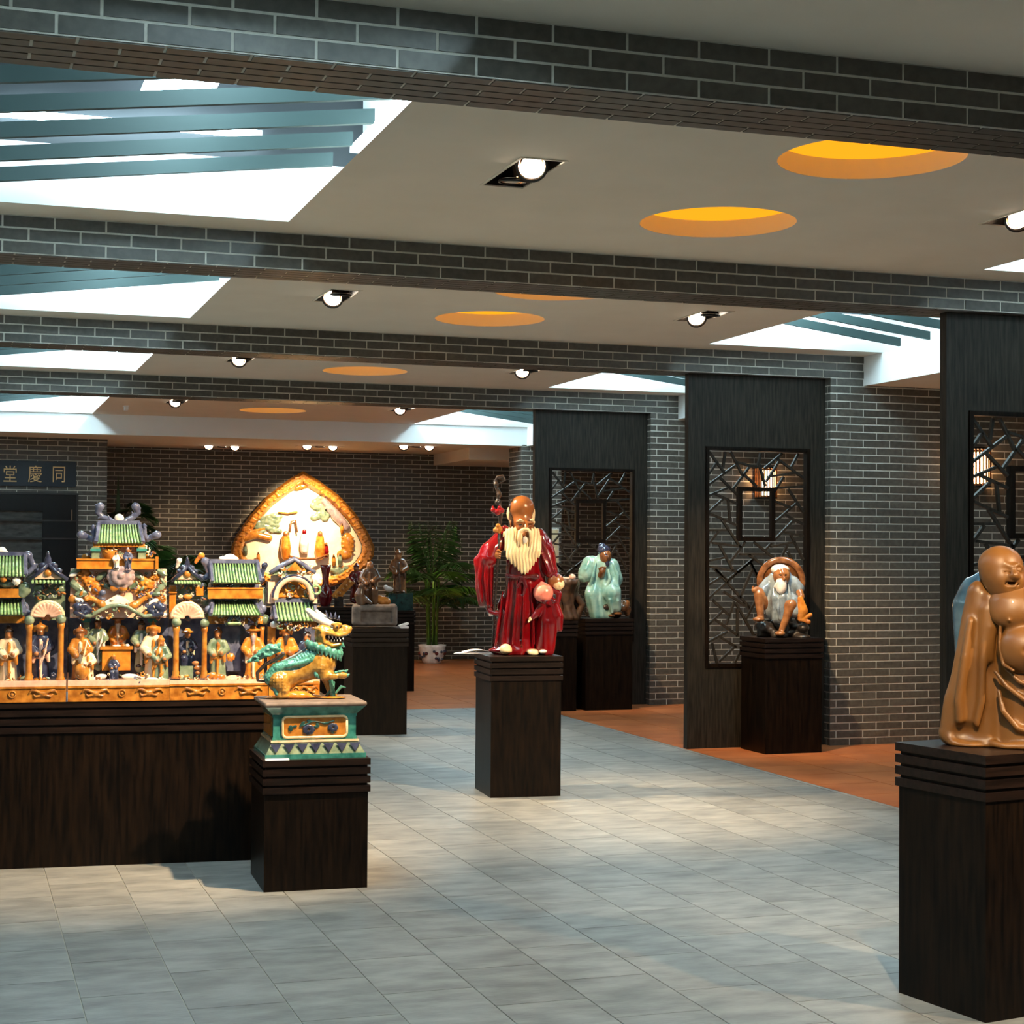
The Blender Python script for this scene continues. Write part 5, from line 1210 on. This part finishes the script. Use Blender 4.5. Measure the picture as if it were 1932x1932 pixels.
def column(T, P, k, cx, yt, yb, v, r=26, ball=True):
    z0, z1 = P(cx, yb)[2], P(cx, yt)[2]; x = P(cx, yb)[0]; rk = r*k; h = z1-z0
    MB().lathe([(rk*1.5, 0), (rk*1.5, .012), (rk*1.15, .02), (rk*1.25, .032), (rk, .04), (rk*.95, h-.03), (rk*1.2, h-.02), (rk*1.3, h)], c=(x, v, z0), n=14).build('column', 'g_ochre', T, smooth=True)
    if ball: MB().ball((x, v-.01, z1+rk*1.3), (rk*1.7, rk*1.5, rk*1.6), n=14, m=8).build('bracket_ball', 'g_jade', T, smooth=True)
def fan_arch(T, P, k, cx, yb, r, v, mat='g_pink'):
    c = P(cx, yb); s = Sculpt(.0036); n = 11; R_ = r*k
    for i in range(n):
        t = math.pi*(i+.5)/n; s.cone((c[0]+.25*R_*math.cos(t), v, c[2]+.25*R_*math.sin(t)), (c[0]+.86*R_*math.cos(t), v-.01, c[2]+.86*R_*math.sin(t)), R_*.09, R_*.14, k=.004)
    s.build('fan_arch', mat, T)
    mb = MB(); mb.tube([(c[0]+R_*math.cos(t), v-.008, c[2]+R_*math.sin(t)) for t in [math.pi*i/20 for i in range(21)]], .010, n=6); mb.build('arch_border', 'g_cream', T, smooth=True)
def gable(T, P, k, cx, yt, yb, hw, v, boss=True):
    a, b, c = P(cx-hw, yb), P(cx, yt), P(cx+hw, yb)
    MB().prism([(a[0], a[2]), (c[0], c[2]), (b[0], b[2])], v, v+.10).build('gable_face', 'g_pink', T)
    mb = MB(); off = np.array([0, v-.008, 0])
    for p, q in ((a, b), (c, b)): mb.tube([np.array([p[0], v-.006, p[2]-.006])+np.array([(p[0]-b[0])*.12, 0, 0]), np.array([(p[0]+q[0])/2, v-.008, (p[2]+q[2])/2]), np.array([q[0], v-.006, q[2]+.008])], [.011, .012, .013], n=6)
    mb.build('barge_board', 'g_navy', T, smooth=True)
    s = Sculpt(.0036)
    for dx, dy, rx, ry in ((0, -30, 22, 40), (-35, 0, 26, 24), (35, 0, 26, 24), (-70, 30, 20, 18), (70, 30, 20, 18), (0, -70, 12, 22)): s.ell(P(cx+dx*hw/110, yt+dy*hw/110)+np.array([0, v, 0]), (rx*k*hw/110, .014, ry*k*hw/110), k=.006)
    s.build('gable_crest', 'g_navy', T)
    if boss: MB().ball((b[0], v-.004, a[2]+(b[2]-a[2])*.45), (.018, .012, .018), n=14).build('gable_boss', 'g_ochre', T, smooth=True)
    mb = MB(); n = 9
    for i in range(n):
        x = a[0]+(c[0]-a[0])*(i+.5)/n; mb.tube([(x, v+.03, a[2]-.006), (x, v-.022, a[2]-.018)], .008, n=6)
    mb.build('eave_tiles', 'g_green', T, smooth=True)

def clusters(T, P, k, x0, x1, y0, y1, v, n, seed, mats=('g_ochre', 'g_jade', 'g_cream', 'g_blue', 'g_brown')):
    """small modelled scrolls, buds and leaves crowded on the ceramic ground"""
    rr = random.Random(seed)
    for m in mats:
        s = Sculpt(.0034)
        for i in range(n):
            cx, cy = rr.uniform(x0, x1), rr.uniform(y0, y1); r = rr.uniform(9, 20); a = rr.uniform(-1.5, 1.5); kind = rr.random()
            if kind < .4: s.ell(P(cx, cy, v+rr.uniform(-30, 30)), (r*1.5*k, r*.8*k, r*.7*k), k=.003, rot=(0, a, 0))
            elif kind < .7:
                for j in range(5): t = j*1.257+a; s.ell(P(cx+r*math.cos(t), cy+r*math.sin(t), v), (r*.6*k, r*.5*k, r*.6*k), k=.002)
            else: s.path([P(cx+r*1.6*math.cos(a+q*.9)*(1-q*.2), cy+r*1.6*math.sin(a+q*.9)*(1-q*.2), v-10) for q in range(5)], [r*.25*k, r*.4*k, r*.42*k, r*.36*k, r*.5*k], k=.003)
        tag(s.build('relief_cluster', m, T), kind='stuff')
# --- panel with the navy-robed figure (runs on out of the picture)
T, P, k = panel(-420, 562, 'frieze panel with pointed gable and navy-robed figure between ochre columns', 0, 920, 4.494)
base(T, P, k, -420, 558, 1818, 1690, 1640); V0 = .06
tiled_roof(T, P, k, -200, 200, -215, 215, 570, 745, 14, vt=.16, vb=.04); tiled_roof(T, P, k, -200, 180, -215, 205, 945, 1070, 14, vt=.13, vb=.01)
fbox(T, P, 'balcony', 'g_ochre', -220, 195, 860, 935, .06, .10); fbox(T, P, 'lintel', 'g_ochre', -220, 205, 1090, 1155, .05, .12); fbox(T, P, 'wall', 'g_jade', -210, 205, 745, 1090, .12, .2)
gable(T, P, k, 405, 665, 775, 150, .05); fan_arch(T, P, k, 400, 1100, 130, .05); fbox(T, P, 'wall', 'g_jade', 290, 550, 775, 1130, .10, .2)
flower(T, P, k, 400, 1060, 70, 'g_orange', 150, name='fan_rosette'); blob(T, P, k, 'fan_birds', 'g_navy', [(310, 1040, 50, 30, 170), (500, 1040, 45, 30, 170)])
column(T, P, k, 240, 1160, 1640, .03); column(T, P, k, 510, 1150, 1640, .03); column(T, P, k, -180, 1160, 1640, .03)
blob(T, P, k, 'foliage', 'g_jade', [(210, 860, 55, 60, 120), (190, 900, 40, 40, 120), (330, 850, 50, 30, 160), (500, 860, 50, 36, 160), (60, 820, 60, 30, 150), (-60, 820, 60, 30, 150)])
flower(T, P, k, 140, 795, 36, 'g_white', 90); flower(T, P, k, 30, 775, 30, 'g_orange', 90); blob(T, P, k, 'cloud', 'g_white', [(15, 540, 44, 40, 500), (50, 560, 30, 24, 500)], vox=.005)
dragon(T, P, k, [(235, 575), (260, 620), (290, 670), (240, 720)], 32, 'g_blue', 300, 'roof_dragon', 2); blob(T, P, k, 'corner_scroll', 'g_blue', [(210, 1030, 40, 60, 200), (240, 1060, 36, 24, 180)])
figurine(T, P, k, 75, 1165, 1660, 'g_cream', 'g_dark', v=150, trim='g_ochre', seed=1); figurine(T, P, k, 345, 1130, 1640, 'g_navy', 'g_ochre', v=150, trim='g_pink', kind='helmet', seed=2, armed=True); figurine(T, P, k, -80, 1165, 1660, 'g_jade', 'g_ochre', v=150, seed=3); figurine(T, P, k, -300, 1165, 1660, 'g_ochre', 'g_navy', v=150, seed=4)
clusters(T, P, k, 280, 535, 790, 930, 145, 9, 21); clusters(T, P, k, -150, 200, 755, 855, 170, 9, 22); clusters(T, P, k, 60, 540, 1560, 1650, 60, 5, 23)
blob(T, P, k, 'wall_arch', 'g_jade', [(350, 1000, 30, 30, 240), (460, 1000, 30, 30, 240)])
# --- tall middle panel
T, P, k = panel(572, 1440, 'tallest frieze panel with green tower roof and peony above an enthroned figure', 0, 920, 4.494)
base(T, P, k, 574, 1436, 1818, 1690, 1640)
tiled_roof(T, P, k, 838, 1185, 815, 1215, 300, 465, 15, vt=.15, vb=.04)
dragon(T, P, k, [(850, 160), (830, 210), (870, 250), (930, 270), (960, 290)], 30, 'g_blue', 600, 'ridge_dragon', 3); dragon(T, P, k, [(1150, 160), (1170, 210), (1130, 250), (1080, 270), (1050, 290)], 30, 'g_blue', 600, 'ridge_dragon', 4)
s = Sculpt(.004); c = P(1010, 262, 640); s.ell(c, (44*k, 30*k, 42*k)); s.build('ridge_pearl', 'g_white', T)
dragon(T, P, k, [(690, 400), (740, 420), (780, 440), (800, 410), (790, 330)], 30, 'g_blue', 250, 'eave_dragon', 5); dragon(T, P, k, [(1330, 400), (1280, 420), (1250, 440), (1225, 400), (1225, 320)], 30, 'g_blue', 250, 'eave_dragon', 6)
fbox(T, P, 'tower_wall', 'g_pink', 850, 1165, 480, 620, .09, .2); fbox(T, P, 'tower_lintel', 'g_ochre', 790, 1230, 470, 500, .05, .2)
for cx in (810, 1205):
    fbox(T, P, 'tower_post', 'g_jade', cx-34, cx+34, 500, 615, .05, .12); fbox(T, P, 'post_cap', 'g_teal', cx-44, cx+44, 515, 540, .04, .13)
blob(T, P, k, 'tower_crest', 'g_ochre', [(1015, 450, 44, 30, 180), (960, 480, 40, 20, 180), (1070, 480, 40, 20, 180), (730, 590, 40, 30, 180), (1260, 585, 30, 26, 180), (820, 470, 30, 28, 120), (1200, 470, 30, 28, 120)])
mb = MB(); c = P(930, 610); mb.lathe([(.030, 0), (.038, .012), (.038, .024)], n=18, c=(0, 0, 0)); o = mb.build('moon_window', 'g_ochre', T, smooth=True); o.matrix_local = Matrix.Translation(Vector((c[0], .09, c[2]+.035))) @ Matrix.Rotation(math.pi/2, 4, 'X')
fbox(T, P, 'balcony', 'g_orange', 650, 1335, 612, 690, .02, .06); fbox(T, P, 'balcony_rail', 'g_ochre', 645, 1340, 604, 616, .015, .065); fbox(T, P, 'balcony_post', 'g_ochre', 1318, 1345, 585, 692, .01, .07)
figurine(T, P, k, 1085, 505, 700, 'g_blue', 'g_mauve', v=20, trim='g_navy', seed=5); figurine(T, P, k, 985, 540, 690, 'g_white', 'g_dark', v=20, trim='g_cream', seed=6)
fbox(T, P, 'flower_ground', 'g_pink', 590, 1420, 690, 1110, .08, .2)
flower(T, P, k, 1025, 745, 115, 'g_mauve', 60, n=11, name='peony'); flower(T, P, k, 715, 740, 60, 'g_orange', 130); flower(T, P, k, 760, 800, 66, 'g_orange', 120); flower(T, P, k, 820, 850, 60, 'g_orange', 130); flower(T, P, k, 1240, 815, 70, 'g_orange', 120); flower(T, P, k, 1170, 860, 55, 'g_orange', 130); flower(T, P, k, 1320, 745, 50, 'g_ochre', 140); flower(T, P, k, 770, 730, 40, 'g_white', 150); flower(T, P, k, 1265, 735, 40, 'g_white', 150)
blob(T, P, k, 'cloud_bosses', 'g_ochre', [(965, 855, 36, 28, 60), (1045, 855, 36, 28, 60), (1005, 835, 30, 26, 60), (620, 945, 44, 36, 120), (1365, 945, 44, 36, 120), (1270, 950, 40, 20, 130), (740, 950, 40, 26, 130)])
leaf_relief(T, P, k, [(860, 750, 60, .6), (900, 830, 50, -.5), (1170, 740, 60, -.5), (1130, 830, 50, .6), (640, 710, 55, .5), (650, 840, 70, -.6), (690, 900, 60, .2), (1370, 720, 55, -.5), (1360, 850, 60, .7), (1330, 900, 50, .1), (630, 790, 45, .9), (1385, 800, 45, -.9)], 110)
leaf_relief(T, P, k, [(620, 740, 38, .3), (680, 960, 50, -.4), (1300, 970, 50, .5), (640, 1080, 40, 0), (1380, 1080, 40, 0)], 100, 'g_white', 'cloud_leaves')
s = Sculpt(.004); s.path([P(q[0], q[1], 60) for q in ((690, 1085), (760, 1090), (850, 1040), (930, 1005), (1000, 998), (1080, 1010), (1160, 1060), (1220, 1090), (1290, 1085))], 17*k, k=.004); s.build('arch_border', 'g_jade', T)
MB().prism([tuple(P(*q)[[0, 2]]) for q in ((860, 1030), (900, 960), (1000, 905), (1090, 955), (1130, 1030), (1000, 995))][::-1], .05, .10).build('arch_spandrel', 'g_white', T)
blob(T, P, k, 'arch_studs', 'g_navy', [(1005, 930, 28, 30, 150), (925, 975, 18, 18, 150), (1085, 975, 18, 18, 150)])
dragon(T, P, k, [(660, 1010), (720, 1000), (760, 1040), (700, 1080), (640, 1060)], 34, 'g_navy', 60, 'purple_dragon', 7, 18); dragon(T, P, k, [(1370, 1020), (1310, 1000), (1260, 1030), (1320, 1080), (1370, 1070)], 34, 'g_navy', 60, 'purple_dragon', 8, 18)
dragon(T, P, k, [(860, 990), (810, 960), (760, 930), (730, 950)], 30, 'g_ochre', 80, 'phoenix', 9, 8); dragon(T, P, k, [(1130, 1000), (1180, 970), (1240, 930), (1270, 920)], 30, 'g_ochre', 80, 'phoenix', 10, 8); dragon(T, P, k, [(870, 890), (840, 930), (880, 950)], 22, 'g_blue', 80, 'scroll', 11, 5)
for cx in (730, 1300): fbox(T, P, 'niche_post', 'g_jade', cx-30, cx+30, 1100, 1640, .12, .2); fbox(T, P, 'post_cap', 'g_teal', cx-40, cx+40, 1120, 1150, .10, .2)
fbox(T, P, 'altar_table', 'g_orange', 865, 1110, 1360, 1560, .07, .14); fbox(T, P, 'table_top', 'g_ochre', 850, 1130, 1350, 1380, .06, .15)
blob(T, P, k, 'table_offerings', 'g_white', [(990, 1345, 40, 14, 200), (1080, 1340, 20, 18, 200)])
figurine(T, P, k, 1000, 1070, 1500, 'g_orange', 'g_brown', v=330, beard='g_white', kind='wide', seated=True, seed=7); figurine(T, P, k, 830, 1105, 1500, 'g_jade', 'g_brown', v=220, trim='g_white', seed=8, armed=True); figurine(T, P, k, 1200, 1115, 1520, 'g_jade', 'g_dark', v=220, trim='g_white', seed=9, armed=True)
figurine(T, P, k, 680, 1165, 1640, 'g_ochre', 'g_brown', v=110, kind='helmet', seed=10, armed=True); figurine(T, P, k, 1300, 1140, 1640, 'g_cream', 'g_ochre', v=130, kind='helmet', trim='g_ochre', seed=11, armed=True); figurine(T, P, k, 1365, 1250, 1650, 'g_jade', 'g_ochre', v=80, trim='g_ochre', seed=12); figurine(T, P, k, 965, 1405, 1640, 'g_navy', 'g_orange', v=90, trim='g_navy', seated=True, seed=13); figurine(T, P, k, 745, 1330, 1650, 'g_cream', 'g_ochre', v=60, trim='g_orange', seed=14)
blob(T, P, k, 'shield', 'g_ochre', [(690, 1560, 60, 70, 20)]); blob(T, P, k, 'ground_clouds', 'g_white', [(800, 1630, 60, 24, 60), (860, 1600, 50, 22, 80), (1100, 1600, 70, 24, 70), (1170, 1610, 60, 20, 70), (1290, 1630, 60, 22, 20), (1390, 1640, 50, 22, 20)])
clusters(T, P, k, 620, 1400, 700, 960, 105, 16, 24); clusters(T, P, k, 620, 1390, 990, 1110, 70, 10, 25); clusters(T, P, k, 620, 1390, 1580, 1655, 20, 6, 26); clusters(T, P, k, 690, 1320, 500, 600, 120, 7, 27)
# --- panel with the two green roofs
T, P, k = panel(105, 1105, 'frieze panel with two stacked green roofs and a jade-robed figure', 300, 1020, 5.367)
base(T, P, k, 108, 1103, 1612, 1455, 1415)
tiled_roof(T, P, k, 540, 1020, 545, 1035, 222, 420, 16, vt=.14, vb=.03); tiled_roof(T, P, k, 565, 990, 525, 1045, 605, 748, 17, vt=.12, vb=.0)
blob(T, P, k, 'cloud', 'g_white', [(720, 165, 60, 34, 700), (650, 180, 50, 26, 700), (770, 185, 40, 26, 700), (690, 200, 70, 16, 700)], vox=.005)
dragon(T, P, k, [(470, 210), (490, 270), (510, 330), (470, 380), (420, 360)], 36, 'g_blue', 300, 'roof_dragon', 12); dragon(T, P, k, [(1070, 250), (1055, 300), (1045, 350), (1060, 400)], 26, 'g_navy', 300, 'roof_dragon', 13); dragon(T, P, k, [(430, 150), (390, 190), (370, 220)], 26, 'g_orange', 400, 'roof_phoenix', 14, 5); dragon(T, P, k, [(205, 200), (190, 250), (180, 270)], 22, 'g_white', 400, 'roof_lion', 15, 5)
gable(T, P, k, 292, 275, 395, 135, .05); fbox(T, P, 'wall', 'g_jade', 200, 470, 440, 600, .10, .2); fan_arch(T, P, k, 290, 790, 155, .05); blob(T, P, k, 'fan_bosses', 'g_navy', [(300, 760, 50, 56, 170), (280, 490, 50, 40, 330)]); blob(T, P, k, 'arch_keystone', 'g_ochre', [(290, 570, 46, 28, 150), (290, 620, 60, 20, 200)])
fbox(T, P, 'side_pier', 'g_orange', 110, 180, 460, 800, .08, .2); fbox(T, P, 'side_pier', 'g_orange', 385, 460, 470, 560, .07, .2)
for yy in (480, 520): fbox(T, P, 'pier_ring', 'g_ochre', 104, 188, yy, yy+16, .07, .2)
fbox(T, P, 'balcony', 'g_ochre', 500, 1060, 490, 590, .05, .09); fbox(T, P, 'balcony_rail', 'g_orange', 495, 1065, 478, 494, .045, .095); fbox(T, P, 'loggia', 'g_blue', 545, 1035, 420, 480, .12, .2)
blob(T, P, k, 'balcony_balls', 'g_cream', [(540, 455, 44, 44, 300), (990, 450, 44, 40, 300)]); blob(T, P, k, 'balcony_beast', 'g_jade', [(760, 480, 50, 40, 180), (800, 450, 30, 30, 180), (850, 490, 40, 14, 180), (740, 530, 30, 30, 180)]); blob(T, P, k, 'beast_ball', 'g_navy', [(775, 580, 36, 36, 180)])
blob(T, P, k, 'foliage', 'g_jade', [(460, 600, 44, 60, 250), (440, 560, 36, 40, 250), (1045, 590, 46, 60, 250), (1055, 520, 36, 50, 250), (1040, 640, 30, 40, 250)])
blob(T, P, k, 'corner_scroll', 'g_blue', [(500, 700, 40, 44, 150), (530, 650, 26, 40, 150), (1055, 690, 36, 44, 150), (1030, 640, 26, 40, 150)])
fbox(T, P, 'lintel', 'g_ochre', 500, 1062, 768, 850, .06, .12); blob(T, P, k, 'lintel_bosses', 'g_orange', [(580, 800, 30, 18, 260), (620, 820, 26, 16, 260), (940, 800, 30, 18, 260), (900, 820, 26, 16, 260)]); 
gable(T, P, k, 765, 755, 810, 60, .04, boss=False)
column(T, P, k, 172, 870, 1400, .04, r=30); column(T, P, k, 460, 875, 1395, .04, r=28); MB().ball(P(1068, 800, 250), (.028, .026, .028), n=14, m=8).build('bracket_ball', 'g_jade', T, smooth=True); column(T, P, k, 1055, 880, 1400, .09, r=22, ball=False)
figurine(T, P, k, 290, 880, 1330, 'g_navy', 'g_orange', v=330, trim='g_cream', kind='wide', seated=True, seed=15); figurine(T, P, k, 590, 870, 1400, 'g_jade', 'g_brown', v=200, trim='g_ochre', seed=16, lean=.02); figurine(T, P, k, 955, 850, 1405, 'g_orange', 'g_ochre', v=180, kind='wide', trim='g_cream', beard='g_mauve', seed=17)
fbox(T, P, 'stool', 'g_jade', 215, 350, 1275, 1410, .03, .09); blob(T, P, k, 'reclining_beast', 'g_skin', [(370, 1240, 40, 24, 120), (400, 1290, 50, 26, 120), (390, 1340, 26, 20, 100)]); flower(T, P, k, 725, 1180, 45, 'g_orange', 150)
fbox(T, P, 'doorway', 'g_blue', 650, 850, 855, 1340, .13, .2); blob(T, P, k, 'floor_rocks', 'g_ochre', [(550, 1370, 80, 40, 150), (610, 1380, 60, 30, 120), (880, 1400, 60, 14, 100)]); blob(T, P, k, 'steps', 'g_pink', [(760, 1390, 90, 30, 250)])
clusters(T, P, k, 210, 470, 450, 600, 165, 9, 28); clusters(T, P, k, 520, 1050, 770, 850, 95, 9, 29); clusters(T, P, k, 520, 1050, 430, 480, 210, 7, 30); clusters(T, P, k, 200, 1050, 1370, 1420, 60, 6, 31)
# --- end panel with the round arch
T, P, k = panel(1112, 1625, 'end frieze panel with round arch over a green roof behind the lion', 300, 1020, 5.367)
base(T, P, k, 1112, 1625, 1612, 1455, 1415)
fbox(T, P, 'side_pier', 'g_pink', 1120, 1190, 420, 640, .08, .2); fbox(T, P, 'side_pier', 'g_pink', 1575, 1625, 420, 640, .08, .2)
a, b, c = P(1140, 350), P(1385, 205), P(1590, 350)
MB().prism([(a[0], a[2]), (c[0], c[2]), (b[0], b[2])], .08, .2).build('pediment', 'g_jade', T)
MB().prism([tuple(P(*q)[[0, 2]]) for q in ((1310, 305), (1470, 305), (1390, 215))], .06, .08).build('pediment_panel', 'g_ochre', T)
mb = MB(); mb.tube([np.array([q[0], .07, q[2]]) for q in (P(1135, 330), P(1230, 270), P(1385, 185), P(1500, 260), P(1600, 330))], [.010, .013, .014, .013, .010], n=6); mb.build('pediment_ridge', 'g_blue', T, smooth=True)
rr = random.Random(2); blob(T, P, k, 'pediment_beads', 'g_mauve', [(1145+i*30, 330-130*(1-abs(i-7)/7.5)+rr.uniform(-8, 8), 22, 20, 320) for i in range(15)])
c = P(1380, 580); s = Sculpt(.004)
for i in range(21): t = math.pi*i/20; s.ell((c[0]+190*k*math.cos(t), .07, c[2]+200*k*math.sin(t)), (.018, .016, .018), k=.006)
s.build('round_arch', 'g_pink', T); mb = MB(); mb.tube([(c[0]+215*k*math.cos(t), .06, c[2]+225*k*math.sin(t)) for t in [math.pi*i/24 for i in range(25)]], .007, n=6); mb.build('arch_line', 'g_navy', T, smooth=True)
MB().prism([(c[0]+175*k*math.cos(math.pi*i/16), c[2]+185*k*math.sin(math.pi*i/16)) for i in range(17)], .12, .2).build('niche', 'g_orange', T)
dragon(T, P, k, [(1380, 470), (1330, 510), (1400, 540), (1440, 500), (1470, 560), (1300, 570)], 34, 'g_ochre', 330, 'niche_dragon', 16, 14); blob(T, P, k, 'niche_balls', 'g_navy', [(1250, 520, 34, 34, 300), (1510, 510, 34, 34, 300)]); leaf_relief(T, P, k, [(1300, 450, 40, .5), (1460, 440, 40, -.5), (1220, 570, 40, .6)], 320, 'g_green')
flower(T, P, k, 1182, 390, 58, 'g_white', 300); flower(T, P, k, 1590, 395, 64, 'g_white', 300); mb = MB(); q = P(1605, 500); mb.tube([(q[0]+.022*math.cos(t), .06, q[2]+.022*math.sin(t)) for t in [i*math.pi/10 for i in range(21)]], .007, n=6); mb.build('coin_ring', 'g_green', T, smooth=True)
tiled_roof(T, P, k, 1180, 1600, 1190, 1610, 625, 805, 11, vt=.13, vb=.02); blob(T, P, k, 'roof_ends', 'g_mauve', [(1150, 700, 24, 70, 200), (1148, 770, 24, 30, 180)]); fbox(T, P, 'lintel', 'g_brown', 1230, 1610, 825, 880, .05, .12); blob(T, P, k, 'bracket_rosettes', 'g_white', [(1165, 850, 44, 36, 120)])
fbox(T, P, 'side_wall', 'g_orange', 1115, 1200, 880, 1415, .10, .2)
figurine(T, P, k, 1285, 850, 1410, 'g_orange', 'g_ochre', v=150, beard='g_dark', kind='helmet', trim='g_ochre', seed=18); figurine(T, P, k, 1500, 900, 1410, 'g_navy', 'g_mauve', v=200, seed=19); fbox(T, P, 'end_post', 'g_orange', 1560, 1622, 1420, 1590, -.005, .05)
clusters(T, P, k, 1190, 1570, 260, 350, 135, 9, 32); clusters(T, P, k, 1200, 1600, 830, 900, 80, 7, 33); clusters(T, P, k, 1240, 1520, 440, 575, 215, 7, 34)
